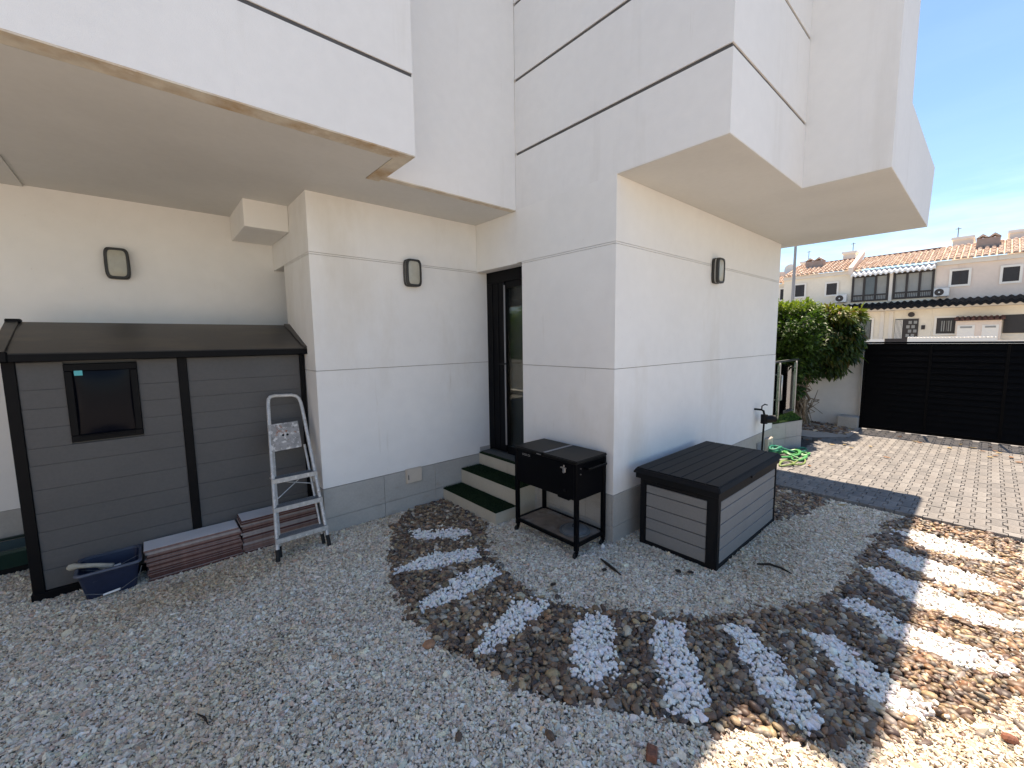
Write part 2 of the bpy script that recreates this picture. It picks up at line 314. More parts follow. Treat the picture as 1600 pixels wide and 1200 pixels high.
def ico(sub, rough, seed):
    if sub == 0: return chip(seed)
    bm = bmesh.new(); bmesh.ops.create_icosphere(bm, subdivisions=sub, radius=1)
    v = np.array([x.co[:] for x in bm.verts]); f = np.array([[q.index for q in p.verts] for p in bm.faces]); bm.free()
    r = np.random.default_rng(seed)
    if sub == 1: v = v*(1+(r.random((len(v), 1))-.5)*rough) + (r.random(v.shape)-.5)*rough*.35
    else:
        for _ in range(3):
            k = r.normal(size=3); k /= np.linalg.norm(k); v = v*(1+rough*.35*np.sin(v@k*2.3+r.random()*6))[:, None]
    return v, f
def scatter(name, P, z, size, asp, mats, cols, sub=1, rough=.5, tilt=1.0, smooth=False, nvar=10):
    n = len(P); var = RNG.integers(0, nvar, n); tv = [ico(sub, rough, 50+i) for i in range(nvar)]
    nv, nf = len(tv[0][0]), len(tv[0][1]); V = np.empty((n, nv, 3), np.float32); F = np.empty((n, nf, 3), np.int32)
    s = size*np.exp(RNG.normal(0, .25, n)); a = np.stack([s*asp[0]*(1+.2*RNG.normal(size=n)).clip(.6, 1.5), s*asp[1]*(1+.15*RNG.normal(size=n)).clip(.6, 1.4), s*asp[2]*(1+.2*RNG.normal(size=n)).clip(.5, 1.5)], 1)
    yaw = RNG.random(n)*2*np.pi; tx = RNG.normal(0, .45*tilt, n); ty = RNG.normal(0, .45*tilt, n)
    cx, sx_, cy, sy = np.cos(tx), np.sin(tx), np.cos(ty), np.sin(ty); cz, sz = np.cos(yaw), np.sin(yaw); o = np.zeros(n); e = np.ones(n)
    Rx = np.stack([e, o, o, o, cx, -sx_, o, sx_, cx], 1).reshape(n, 3, 3); Ry = np.stack([cy, o, sy, o, e, o, -sy, o, cy], 1).reshape(n, 3, 3); Rz = np.stack([cz, -sz, o, sz, cz, o, o, o, e], 1).reshape(n, 3, 3)
    Rm = Rx@Ry@Rz
    for k in range(nvar):
        m = var == k; V[m] = np.einsum('nij,nvj->nvi', Rm[m], tv[k][0][None]*a[m][:, None]); F[m] = tv[k][1][None]+(np.nonzero(m)[0]*nv)[:, None, None]
    V += np.c_[P, z][:, None]
    me = bpy.data.meshes.new(name); me.vertices.add(n*nv); me.vertices.foreach_set('co', V.ravel())
    me.loops.add(n*nf*3); me.loops.foreach_set('vertex_index', F.ravel()); me.polygons.add(n*nf)
    me.polygons.foreach_set('loop_start', np.arange(0, n*nf*3, 3, dtype=np.int32)); me.polygons.foreach_set('loop_total', np.full(n*nf, 3, np.int32))
    if not smooth: me.polygons.foreach_set('use_smooth', np.zeros(n*nf, bool))
    else: me.polygons.foreach_set('use_smooth', np.ones(n*nf, bool))
    me.update(calc_edges=True)
    at = me.color_attributes.new('tone', 'FLOAT_COLOR', 'POINT'); c = np.repeat(np.c_[cols, np.ones(n)].astype(np.float32), nv, 0); at.data.foreach_set('color', c.ravel())
    me.materials.append(mats); o_ = bpy.data.objects.new(name, me); COL.objects.link(o_); o_['kind'] = 'stuff'; return o_
def palette(n, cols, wts, var=.14):
    cols = np.array(cols); w = np.array(wts)/sum(wts); c = cols[RNG.choice(len(cols), n, p=w)]
    return (c*(1+RNG.normal(0, var, (n, 1)))*(1+RNG.normal(0, .03, (n, 3)))).clip(.01, .9)
M_['gstone'] = mat_attr('crushed_limestone', .85, spec=.25); M_['pebble'] = mat_attr('river_pebble', .5, spec=.45, bump=(60, .12), dirt=.22); M_['marble'] = mat_attr('white_marble_chip', .7, spec=.35, dirt=.06)
P = grid_pts(-2.6, 5.33, -1.0, 5.2, .0114); P = P[in_view(P, 130)]; pa, wh, sol = masks(P)
G = P[~pa & ~sol]
warm = nz2(G, 1.3, 9)
gc = palette(len(G), [(.80, .725, .625), (.86, .81, .73), (.71, .635, .54), (.62, .48, .39), (.42, .35, .29), (.74, .60, .45)], [44, 22, 20, 6, 4, 4])
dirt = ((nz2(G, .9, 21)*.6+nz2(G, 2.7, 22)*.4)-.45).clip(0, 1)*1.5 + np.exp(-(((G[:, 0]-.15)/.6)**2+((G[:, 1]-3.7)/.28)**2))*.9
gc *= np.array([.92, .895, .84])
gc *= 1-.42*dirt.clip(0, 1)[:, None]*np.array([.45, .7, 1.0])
scatter('pale_gravel', G, RNG.uniform(-.008, .001, len(G))+rise(G)+(nz2(G, 3.1, 31)-.5)*.014, .0070*np.where(RNG.random(len(G)) < .05, 1.6, 1.0), (1.28, .98, .62), M_['gstone'], gc, 0, .55, .9, nvar=24)
print('gravel', len(G))
P = grid_pts(1.0, 5.33, -.5, 4.0, .0256); P = P[in_view(P, 120)]; pa, wh, sol = masks(P)
B = P[pa & ~wh & ~sol]
PEBC = [(.130, .080, .052), (.225, .150, .092), (.38, .27, .155), (.225, .195, .160), (.085, .060, .048), (.50, .43, .33), (.29, .165, .090)]
st = grid_pts(1.0, 5.33, -.5, 4.0, .055); st = st[in_view(st, 80)]; pth2 = pip(st+RNG.normal(0, .06, st.shape), PATH); p1, _, s1 = masks(st); st = st[pth2 & ~p1 & ~s1]
ALL = np.r_[B, B[RNG.random(len(B)) < .30]+RNG.normal(0, .008, (0+len(B[:0]), 2)) if False else B, st]
scatter('brown_river_pebbles', ALL, RNG.uniform(-.006, .006, len(ALL))+rise(ALL), .0142, (1.30, 1.0, .62), M_['pebble'], palette(len(ALL), PEBC, [26, 23, 14, 16, 10, 6, 5], .18), 2, .45, .75, True)
print('pebbles', len(ALL))
P = grid_pts(1.0, 5.33, -.5, 4.0, .0190); P = P[in_view(P, 120)]; pa, wh, sol = masks(P)
Wt = P[pa & wh & ~sol]
st = grid_pts(1.0, 5.33, -.5, 4.0, .045); st = st[in_view(st, 80)]; nr = np.zeros(len(st), bool)
for w in WHITE: nr |= pip(st+RNG.normal(0, .045, st.shape), w)
p1, w1, s1 = masks(st); st = st[nr & ~w1 & ~s1]; Wt = np.r_[Wt, st]
scatter('white_marble_chips', Wt, RNG.uniform(-.002, .010, len(Wt))+rise(Wt), .0114, (1.25, 1.0, .80), M_['marble'], palette(len(Wt), [(.83, .80, .75), (.75, .72, .67), (.66, .60, .52)], [76, 19, 5], .05), 1, .5, 1.2, False, 24)
print('white', len(Wt))
# pebble strip below the far garden wall
P = grid_pts(8.9, 9.9, 1.55, 3.6, .045); scatter('garden_bed_pebbles', P, RNG.uniform(.03, .07, len(P)), .026, (1.4, 1, .7), M_['pebble'], palette(len(P), PEBC, [28, 22, 12, 10, 16, 5, 7], .2), 1, .5, 1)

# pavers: nearest 300 are single pieces, the rest one joined part
def tee(x0, x1, gap=.0035):
    """outline of a double-T paver between x0 and x1 of its 0.2 length: wide ends, narrow waist"""
    W_, w_, e_ = .0632-gap/2, .0353-gap/2, .040; xs = [-.1+gap/2, -.1+e_, -.1+e_+.008, .1-e_-.008, .1-e_, .1-gap/2]; hw = [W_, W_, w_, w_, W_, W_]
    up = [(x, h) for x, h in zip(xs, hw) if x0 <= x <= x1]
    if x1 < .1: up.append((x1, w_))
    if x0 > -.1: up.insert(0, (x0, w_))
    return up+[(x, -h) for x, h in up[::-1]]
def paver_mesh(v):
    b = MB().prism(tee(-.2, .2, .005), -.0225, .0225); me = bpy.data.meshes.new('paver'); me.from_pydata(b.v, [], b.f); bm = bmesh.new(); bm.from_mesh(me); bmesh.ops.recalc_face_normals(bm, faces=bm.faces)
    bmesh.ops.bevel(bm, geom=[e for e in bm.edges if all(q.co.z > 0 for q in e.verts)], offset=.003, segments=1, affect='EDGES')
    for q in bm.verts: q.co += Vector((random.uniform(-1, 1), random.uniform(-1, 1), 0))*.0007
    bm.to_mesh(me); bm.free(); return me
pav_m = []
for c, v in (((.215, .207, .197), 0), ((.245, .236, .223), 1), ((.190, .184, .176), 2), ((.222, .211, .198), 3)):
    pav_m.append(mat('worn_concrete_paver', c, .88, nz=[(9, .16), (70, .12)], bump=[(140, .5)], spec=.25, col2=[((.34, .33, .31), 13, .58, .8), ((.13, .12, .11), (1.1, 1.1, 1), .60, .85)]))
pmesh = []
for v in range(8):
    me = paver_mesh(v); me.materials.append(pav_m[v % 4]); pmesh.append(me)
slots = []
for j in range(-52, 34):
    y = j*.0985+.05
    if y > 3.4: continue
    off = .1 if j % 2 else 0
    for i in range(23):
        x = 5.455+i*.2+off
        if off and i == 22: continue
        inblock = (y > 1.80 and x > 6.75 and x < 8.3) or (y > 2.0 and x < 6.95)
        if inblock or x > 9.85: continue
        if y > 1.45 and x > 8.8: continue
        slots.append((x, y))
sl = np.array(slots); px = pix(np.c_[sl, np.full(len(sl), .06)]); vis = (px[:, 0] > 1195) & (px[:, 0] < 1615) & (px[:, 2] > 0)
hid = ~vis; order = np.argsort(px[:, 2]+hid*1000)
far = []
for r_, k in enumerate(order):
    x, y = sl[k]; dz = random.uniform(-.0025, .0025)
    if r_ < 300:
        o = bpy.data.objects.new('paver', pmesh[random.randrange(8)]); COL.objects.link(o); o.parent = drive
        o.location = (x, y, .0385+dz); o.rotation_euler = (random.uniform(-.012, .012), random.uniform(-.008, .008), random.uniform(-.01, .01))
    else: far.append((x, y, dz))
fb = MB(); FP = pmesh[0]; vv = [v.co.copy() for v in FP.vertices]; ff = [tuple(p.vertices) for p in FP.polygons]
for x, y, dz in far:
    fb.mi = random.randrange(4); fb.add([(v.x+x, v.y+y, v.z+.0385+dz) for v in vv], ff)
# half pavers closing the near edge
for j in range(-52, 18):
    y = j*.0985+.05
    if j % 2: fb.mi = random.randrange(4); fb.prism([(px_+5.455-.1+.1-.1, py_+y) for px_, py_ in [(.0, -.0335), (.045, -.0335), (.053, -.0614), (.098, -.0614), (.098, .0614), (.053, .0614), (.045, .0335), (.0, .0335)]], .02, .061)
fb.build('distant_pavers', pav_m, drive, kind='stuff')
sheet('concrete_strip', [(8.32, 1.87), (8.78, 1.46), (9.9, 1.46), (9.9, 2.1), (8.32, 3.0)], .066, M_['concrete'])

# ------------------------------------------------------------------ the white house
X0, Y0, YL, XW = 2.909, 2.0376, 3.916, 1.122
ZP, ZJ, ZK, ZS, ZT = .419, 1.5025, 2.528, 3.049, 5.95
house = thing('white_house', 'white rendered modern house with jutting upper storey and dark grooves', 'house', (4.5, 3.5, 0))
def part(name, m, mb, parent=None, **k): return mb.build(name, m, parent or house, **k)
G_ = .0055
def Lpoly(o=0): return [(X0+o, Y0+o), (6.84-o, Y0+o), (6.84-o, 2.24), (3.109, 2.24), (3.109, 3.155), (X0+o, 3.155)]
part('wall_core', M_['core'], MB().prism(Lpoly(.012), -.05, ZS))
for z0, z1 in ((ZP+.003, ZJ-G_/2), (ZJ+G_/2, 2.5155), (2.5195, 2.5325)):
    part('wall_panel', M_['stucco'], MB().prism(Lpoly(), z0, z1))
part('wall_panel', M_['stucco'], MB().prism([(X0, Y0), (6.84, Y0), (6.84, 2.24), (3.109, 2.24), (3.109, 3.2325), (X0, 3.2325)], 2.5365, ZS))
part('lintel', M_['stucco'], MB().prism([(X0+.003, 3.235), (3.3, 3.235), (3.3, 4.3), (X0+.003, 4.3)], 2.5285, ZS))
part('side_wall', M_['stucco'], MB().box(6.62, 6.838, 2.242, 7.05, -.05, ZS)); part('side_wall', M_['stucco'], MB().box(6.62, 6.838, 8.0, 9.0, -.05, ZS)); part('side_wall', M_['stucco'], MB().box(6.62, 6.838, 7.053, 7.997, 2.56, ZS)); part('side_wall', M_['stucco'], MB().box(6.62, 6.838, 7.053, 7.997, -.05, .55))
part('corner_bead', M_['concrete'], MB().box(6.842, 6.850, Y0-.002, Y0+.012, .42, 1.5))
# wall left of the door and its return
part('wall_core', M_['core'], MB().prism([(XW+.012, YL+.012), (3.24, YL+.012), (3.24, 4.10), (XW+.22, 4.10), (XW+.22, 4.745), (XW+.012, 4.745)], -.05, ZK+.02))
def Wpoly(): return [(XW, YL), (3.068, YL), (3.068, 4.09), (XW+.21, 4.09), (XW+.21, 4.76), (XW, 4.76)]
for z0, z1 in ((ZP+.006, ZJ-G_/2), (ZJ+G_/2, 2.5155), (2.5195, 2.5325)):
    part('wall_panel', M_['stucco'], MB().prism(Wpoly(), z0, z1))
part('wall_panel', M_['stucco'], MB().prism([(XW, YL), (X0+.001, YL), (X0+.001, 4.09), (XW+.21, 4.09), (XW+.21, 5.195), (XW, 5.195)], 2.5365, ZS))
part('boxed_duct', M_['stucco'], MB().box(.755, XW-.002, 4.476, 5.195, 2.802, ZS), bevel=.004)
part('rear_wall', M_['stucco'], MB().box(-5, 3.6, 5.2, 5.4, ZP+.006, ZS))
part('rear_wall', M_['stucco'], MB().box(3.605, 6.6, 8.2, 8.4, -.05, ZS))
part('wall_core', M_['core'], MB().box(-5, 3.6, 5.212, 5.39, -.05, ZP+.006))
# plinth tiles
def tiles_y(x0, x1, y, joints, z=(( -.04, .1375), (.1405, ZP)), d=.02, m='plinth'):
    xs = [x0]+[j for j in joints if x0 < j < x1]+[x1]
    for a, b in zip(xs[:-1], xs[1:]):
        for z0, z1 in z: part('plinth_tile', M_[m], MB().box(a+.0015, b-.0015, y, y+d, z0, z1), bevel=.0012)
def tiles_x(y0, y1, x, joints, z=((-.04, .1375), (.1405, ZP)), d=.02):
    ys = [y0]+[j for j in joints if y0 < j < y1]+[y1]
    for a, b in zip(ys[:-1], ys[1:]):
        for z0, z1 in z: part('plinth_tile', M_['plinth'], MB().box(x, x+d, a+.0015, b-.0015, z0, z1), bevel=.0012)
tiles_y(XW-.002, 2.905, YL-.006, [1.70, 2.283])
tiles_y(2.9, 3.068, YL-.006, [], z=((.30, .497),))
tiles_x(YL+.016, 4.76, XW-.006, [4.4])
tiles_y(X0-.004, 6.84, Y0-.008, [3.50, 4.09, 4.68, 5.27, 5.86, 6.45])
tiles_x(Y0+.014, 3.15, X0-.006, [2.33, 2.63, 2.93])
tiles_y(-5, 1.3, 5.192, [-4.3, -3.7, -3.1, -2.5, -1.9, -1.3, -.7, -.1, .5], z=((-.04, .135), (.138, ZP+.004)))
# upper storeys, right
STR = [(3.5615, 3.5885), (4.243, 4.271), (4.925, 4.953), (5.607, 5.635)]
def lay(poly, name='upper_wall', inset=.012, m='stucco2'):
    z = ZS
    for a, b in STR+[(ZT, ZT)]:
        part(name, M_[m], MB().prism(poly, z, a), bevel=0); z = b
def ins(poly, xi, yi): return poly
A = [(X0, 1.1871), (4.4535, 1.1871), (4.4535, 3.2325), (X0, 3.2325)]
lay(A)
for a, b in STR: part('groove_strip', M_['groove'], MB().box(X0+.010, 4.4530, 1.1971, 3.22, a, b))
part('upper_wall', M_['stucco2'], MB().prism([(4.4547, .6007), (5.25, .6007), (5.25, 3.2), (4.4547, 3.2)], ZS, ZT))
# balcony box with parapet
pr = MB().add([(5.252, .6012, ZS), (7.21, .6012, ZS), (7.15, 2.6, ZS), (5.252, 2.6, ZS), (5.252, .6012, 3.787), (7.45, .6012, 3.787), (7.39, 2.6, 3.787), (5.252, 2.6, 3.787)],
              [(0,3,2,1),(4,5,6,7),(0,1,5,4),(1,2,6,5),(2,3,7,6),(3,0,4,7)])
part('balcony_parapet', M_['stucco2'], pr)
part('upper_wall', M_['stucco2'], MB().prism([(5.252, 2.602), (6.838, 2.602), (6.838, 9), (5.252, 9)], ZS+.002, ZT))
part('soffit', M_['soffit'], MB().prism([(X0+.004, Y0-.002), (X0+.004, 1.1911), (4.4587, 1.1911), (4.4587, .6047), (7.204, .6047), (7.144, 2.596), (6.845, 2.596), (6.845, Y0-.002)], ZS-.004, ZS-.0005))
part('roof', M_['stucco2'], MB().prism([(X0, 1.065), (4.4547, 1.065), (4.4547, .6007), (7.0, .6007), (7.0, 9), (X0, 9)], ZT+.001, ZT+.20))
part('unseen_shade_block', M_['stucco2'], MB().box(3.3, 6.6, 1.75, 9, ZT+.222, 11.2))  # added block above the view, only there to shade the left-hand gravel
# upper storeys, left: jutting balcony box
XB, YB, YO = 1.536, 2.757, 3.2335
lz = ZS
for a, b in STR[:1]+[(4.9, 4.928)]+[(ZT, ZT)]:
    part('upper_wall', M_['stucco2'], MB().prism([(-6, YB), (XB, YB), (XB, 3.7), (-6, 3.7)], lz, a)); lz = b
for a, b in STR[:1]+[(4.9, 4.928)]: part('groove_strip', M_['groove'], MB().box(-6, XB-.006, YB+.008, 3.69, a, b))
part('upper_wall', M_['stucco2'], MB().prism([(XB+.001, YO), (X0-.003, YO), (X0-.003, 6), (XB+.001, 6)], ZS, ZT))
# soffit on the left with a stained drip edge
dg = .115
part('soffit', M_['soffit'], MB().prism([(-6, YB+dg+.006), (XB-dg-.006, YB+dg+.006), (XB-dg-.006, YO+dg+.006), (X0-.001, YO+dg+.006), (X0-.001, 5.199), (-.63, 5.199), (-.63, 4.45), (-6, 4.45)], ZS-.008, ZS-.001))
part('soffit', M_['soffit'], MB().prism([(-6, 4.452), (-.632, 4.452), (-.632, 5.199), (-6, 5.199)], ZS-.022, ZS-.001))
part('drip_edge', M_['stain'], MB().prism([(-6, YB+.001), (XB-.001, YB+.001), (XB-.001, YO+.001), (X0-.003, YO+.001), (X0-.003, YO+dg*.55), (XB-dg*.1, YO+dg*.55), (XB-dg*.1, YO+dg), (XB-dg, YO+dg), (XB-dg, YB+dg), (-6, YB+dg)], ZS-.009, ZS-.0005))
part('soffit', M_['soffit'], MB().prism([(XB-dg*.1+.002, YO+dg*.55+.002), (X0-.003, YO+dg*.55+.002), (X0-.003, YO+dg+.004), (XB-dg*.1+.002, YO+dg+.004)], ZS-.008, ZS-.001))
part('soffit_core', M_['core'], MB().prism([(-6, YB+.01), (XB-.01, YB+.01), (XB-.01, YO+.01), (X0-.01, YO+.01), (X0-.01, 5.6), (-6, 5.6)], ZS-.0004, ZS+.02))
# room seen through the door
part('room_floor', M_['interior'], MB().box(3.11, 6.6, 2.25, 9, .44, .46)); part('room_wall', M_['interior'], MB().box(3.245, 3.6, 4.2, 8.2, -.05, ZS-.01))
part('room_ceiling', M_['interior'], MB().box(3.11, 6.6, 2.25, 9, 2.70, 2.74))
# door
door = MB().box(3.05, 3.12, 3.90, 3.914, .45, 2.527).build('door', M_['alu'], house)
fr = MB().box(3.05, 3.13, 3.157, 3.898, 2.40, 2.527).box(3.045, 3.12, 3.60, 3.898, .47, 2.398).box(3.06, 3.12, 3.157, 3.598, 2.33, 2.398).box(3.06, 3.12, 3.157, 3.598, .45, .54)
fr.build('door_frame', M_['alu'], door, bevel=.003)
MB().box(3.028, 3.043, 3.575, 3.592, .56, 2.36).build('frame_edge', M_['pole'], door, bevel=.003)
MB().box(3.036, 3.044, 3.80, 3.81, .50, 2.39).box(3.036, 3.044, 3.70, 3.71, .50, 2.39).build('frame_profile', M_['black'], door)
MB().box(3.085, 3.095, 3.157, 3.598, .541, 2.329).build('glass_pane', M_['glass'], door)
hd = MB().tube([(3.04, 3.62, 1.49), (2.985, 3.62, 1.49), (2.985, 3.50, 1.495)], .009, 8).cyl((3.044, 3.64, 1.42), (3.03, 3.64, 1.42), .014, 12); hd.build('handle', M_['black'], door, smooth=True)
# steps
steps = MB().box(2.395, 2.64, 2.995, YL-.01, -.05, .118).box(2.64, 2.92, 2.995, YL-.01, -.05, .285).box(2.92, 3.10, 3.16, YL-.01, -.05, .45).box(2.895, 2.925, 3.16, YL-.01, .28, .425).build('steps', M_['grout'], house)
def risers(x, z0, z1, js):
    for a, b in zip(js[:-1], js[1:]): MB().box(x, x+.012, a+.0015, b-.0015, z0, z1).build('riser_tile', M_['riser'], steps, bevel=.001)
risers(2.38, -.03, .118, [2.982, 3.317, 3.638, YL-.004]); risers(2.626, .132, .286, [2.982, 3.29, 3.61, YL-.004]); risers(2.884, .30, .428, [3.158, 3.40, 3.66, YL-.004])
MB().box(2.393, 2.640, 2.980, 2.993, -.03, .118).build('riser_tile', M_['riser'], steps, bevel=.001); MB().box(2.642, 2.905, 2.980, 2.993, -.03, .286).build('riser_tile', M_['riser'], steps, bevel=.001)
M_['blade'] = mat_attr('turf_blade', .6, spec=.3)
def turf(name, poly, z, parent, n, base=(.012, .030, .010), h=.016):
    b = MB().prism(poly, z, z+.010).build(name, M_['turf'], parent, bevel=.002)
    xs = [p[0] for p in poly]; ys = [p[1] for p in poly]; P = np.c_[RNG.uniform(min(xs), max(xs), n), RNG.uniform(min(ys), max(ys), n)]; P = P[pip(P, poly)]; n = len(P)
    a = RNG.random(n)*6.28; w = .0018; hh = RNG.uniform(.5, 1.2, n)*h; lx = RNG.normal(0, .006, n); ly = RNG.normal(0, .006, n)
    V = np.empty((n, 3, 3), np.float32); V[:, 0] = np.c_[P[:, 0]+np.cos(a)*w, P[:, 1]+np.sin(a)*w, np.full(n, z+.009)]; V[:, 1] = np.c_[P[:, 0]-np.cos(a)*w, P[:, 1]-np.sin(a)*w, np.full(n, z+.009)]; V[:, 2] = np.c_[P[:, 0]+lx, P[:, 1]+ly, z+.009+hh]
    V -= np.array(origin_of(parent), np.float32)
    me = bpy.data.meshes.new('grass_blades'); me.from_pydata(V.reshape(-1, 3).tolist(), [], [(3*i, 3*i+1, 3*i+2) for i in range(n)])
    at = me.color_attributes.new('tone', 'FLOAT_COLOR', 'POINT'); c = np.array(base)*RNG.uniform(.6, 1.8, (n, 1)); at.data.foreach_set('color', np.repeat(np.c_[c, np.ones(n)], 3, 0).astype(np.float32).ravel())
    me.materials.append(M_['blade']); o = bpy.data.objects.new('grass_blades', me); COL.objects.link(o); o.parent = parent; o['kind'] = 'stuff'
turf('turf_mat', [(2.378, 2.982), (2.640, 2.982), (2.640, 3.908), (2.378, 3.908)], .1185, steps, 9000)
turf('turf_mat', [(2.626, 2.984), (2.90, 2.984), (2.90, 3.908), (2.626, 3.908)], .2865, steps, 9000)
turf('turf_mat', [(2.884, 3.16), (3.04, 3.16), (3.04, 3.905), (2.884, 3.905)], .4505-.022, steps, 5000)

# ------------------------------------------------------------------ wall lamps
def lamp(name, label, c, ax, out):
    """c: centre on the wall, ax: sideways direction, out: direction away from the wall"""
    t = thing(name, label, 'wall lamp', c, 0, 'wall lamps on the white house'); c = Vector(c); ax = Vector(ax); out = Vector(out); up = Vector((0, 0, 1))
    def outline(w, h, n=40):
        r = []
        for i in range(n):
            q = 2*math.pi*i/n; cx_, sy_ = math.cos(q), math.sin(q); e = .34
            x = math.copysign(abs(cx_)**e, cx_)*w; z = math.copysign(abs(sy_)**e, sy_)*h
            x *= 1+.05*(1-(z/h)**2) - .03; r.append((x, z))
        return r
    def loft(levels, name_, m, cap=True, smooth=True):
        rings = [[c+ax*x+up*z+out*d for x, z in outline(w, h)] for w, h, d in levels]; n = len(rings[0]); vs = [v for r in rings for v in r]
        fs = [(k*n+i, k*n+(i+1) % n, (k+1)*n+(i+1) % n, (k+1)*n+i) for k in range(len(rings)-1) for i in range(n)]
        if cap: fs += [tuple(range(n)), tuple(range((len(rings)-1)*n, len(rings)*n))]
        MB().add(vs, fs).build(name_, m, t, smooth=smooth)
    loft([(.078, .128, .001), (.084, .134, .004), (.084, .134, .028), (.078, .128, .032)], 'back_housing', M_['lamp'])
    loft([(.079, .129, .030), (.079, .129, .047)], 'glass_band', M_['lampband'], True)
    loft([(.080, .130, .045), (.084, .135, .049), (.082, .133, .072), (.076, .127, .078), (.063, .114, .078), (.061, .112, .070)], 'front_frame', M_['lamp'], False)
    loft([(.063, .114, .069), (.050, .098, .0745), (.02, .05, .077)], 'diffuser', M_['lens'])
lamp('wall_lamp', 'dark framed oval-cornered wall lamp high above the grey shed', (-.125, 5.2, 2.475), (1, 0, 0), (0, -1, 0))
lamp('wall_lamp', 'dark framed wall lamp left of the door on the short wall', (2.083, YL, 2.437), (1, 0, 0), (0, -1, 0))
lamp('wall_lamp', 'dark framed wall lamp on the wall above the deck box', (4.735, Y0, 2.47), (1, 0, 0), (0, -1, 0))

# junction cover, socket, tap
t = thing('cable_box', 'cream plastic cover box on grey plinth tiles left of the steps', 'cover box', (2.02, YL-.006, .36))
MB().box(1.935, 2.109, YL-.034, YL-.007, .287, .430).build('cover', M_['cream'], t, bevel=.006, seg=2)
MB().box(1.93, 2.114, YL-.0095, YL-.0065, .282, .435).build('back_plate', M_['cream'], t)
MB().box(1.950, 1.957, YL-.0365, YL-.0335, .325, .375).build('slot', M_['black'], t)
t = thing('outdoor_socket', 'cream outdoor socket box low on the plinth beside the hose', 'socket', (6.63, Y0-.01, .2))
MB().box(6.54, 6.76, Y0-.05, Y0-.0085, .10, .31).build('casing', M_['cream'], t, bevel=.008, seg=2)
MB().box(6.61, 6.69, Y0-.054, Y0-.049, .15, .26).build('flap', M_['lampband'], t, bevel=.003)
t = thing('metal_vent', 'grey metal vent cover low on the plinth behind the black pipe', 'vent', (6.33, Y0-.01, .2))
MB().box(6.22, 6.48, Y0-.016, Y0-.0085, .09, .30).build('vent_plate', M_['pole'], t)
v = MB()
for i in range(8): v.obox((6.35, Y0-.020, .115+i*.023), (.12, 0, 0), (0, .004, .003), (0, -.001, .004))
v.build('louvre', M_['pole'], t)
t = thing('garden_tap', 'wall tap with black watering timer and pipe above the deck box', 'tap', (6.12, Y0, .78))
MB().tube([(6.11, Y0, .79), (6.11, 1.95, .79), (6.12, 1.93, .775), (6.14, 1.925, .72)], .013, 10).build('spout', M_['black'], t, smooth=True)
MB().tube([(6.13, 1.955, .80), (6.13, 1.955, .835), (6.19, 1.94, .855), (6.25, 1.93, .84)], .008, 8).build('lever', M_['black'], t, smooth=True)
MB().cyl((6.16, 1.93, .72), (6.16, 1.93, .60), .042, 16).cyl((6.16, 1.93, .655), (6.27, 1.84, .66), .052, 20).build('watering_timer', M_['black'], t, smooth=True)
MB().cyl((6.268, 1.841, .66), (6.276, 1.835, .66), .034, 20).build('timer_dial', M_['groove'], t)
MB().tube([(6.16, 1.93, .61), (6.165, 1.935, .5), (6.17, 1.94, .3), (6.19, 1.95, .12), (6.25, 1.95, .07)], .012, 8).build('pipe', M_['black'], t, smooth=True)

# ------------------------------------------------------------------ shed
SX0, SX1, SY = -.713, 1.112, 4.233
shed = thing('garden_shed', 'grey plastic garden shed with black trim, window and sloping dark roof', 'shed', (.2, 4.6, 0))
def sp(name, m, mb, **k): return mb.build(name, m, shed, **k)
sp('body', M_['shedwall'], MB().box(SX0+.03, SX1-.03, SY+.018, 5.12, .02, 1.66))
zs = [.055, .198, .334, .472, .605, .77, .94, 1.06, 1.197, 1.33, 1.459, 1.645]
def boards(x0, x1, zlist, hole=None):
    for a, b in zip(zlist[:-1], zlist[1:]):
        segs = [(x0, x1)]
        if hole and a < hole[3]-.01 and b > hole[2]+.01: segs = [(x0, hole[0]), (hole[1], x1)]
        for s0, s1 in segs:
            mb = MB().add([(s0, SY+.018, a), (s1, SY+.018, a), (s1, SY+.018, b-.0005), (s0, SY+.018, b-.0005), (s0, SY+.0025, a), (s1, SY+.0025, a), (s1, SY-.002, b-.0005), (s0, SY-.002, b-.0005)],
                          [(0,3,2,1),(4,5,6,7),(0,1,5,4),(1,2,6,5),(2,3,7,6),(3,0,4,7)])
            sp('wall_board', M_['shedwall'], mb, bevel=.0012)
boards(-.652, .183, zs, (-.437, -.056, 1.075, 1.628)); boards(.243, 1.07, zs)
sp('corner_post', M_['shedtrim'], MB().box(SX0, -.652, SY-.012, SY+.05, 0, 1.655), bevel=.004); sp('corner_post', M_['shedtrim'], MB().box(1.07, SX1, SY-.012, SY+.05, 0, 1.655), bevel=.004)
sp('corner_post', M_['shedtrim'], MB().box(SX0, SX0+.05, 5.07, 5.12, 0, 1.655)); sp('corner_post', M_['shedtrim'], MB().box(SX1-.05, SX1, 5.07, 5.12, 0, 1.655))
sp('centre_post', M_['shedtrim'], MB().box(.183, .243, SY-.014, SY+.018, .02, 1.655), bevel=.004)
sp('base_rail', M_['shedtrim'], MB().box(SX0-.008, SX1+.008, SY-.016, 5.125, -.01, .052), bevel=.004)
wn = sp('window', M_['shedtrim'], MB().box(-.437, -.056, SY-.018, SY+.018, 1.577, 1.628).box(-.437, -.056, SY-.018, SY+.018, 1.075, 1.120).box(-.437, -.395, SY-.018, SY+.018, 1.120, 1.577).box(-.098, -.056, SY-.018, SY+.018, 1.120, 1.577), bevel=.004)
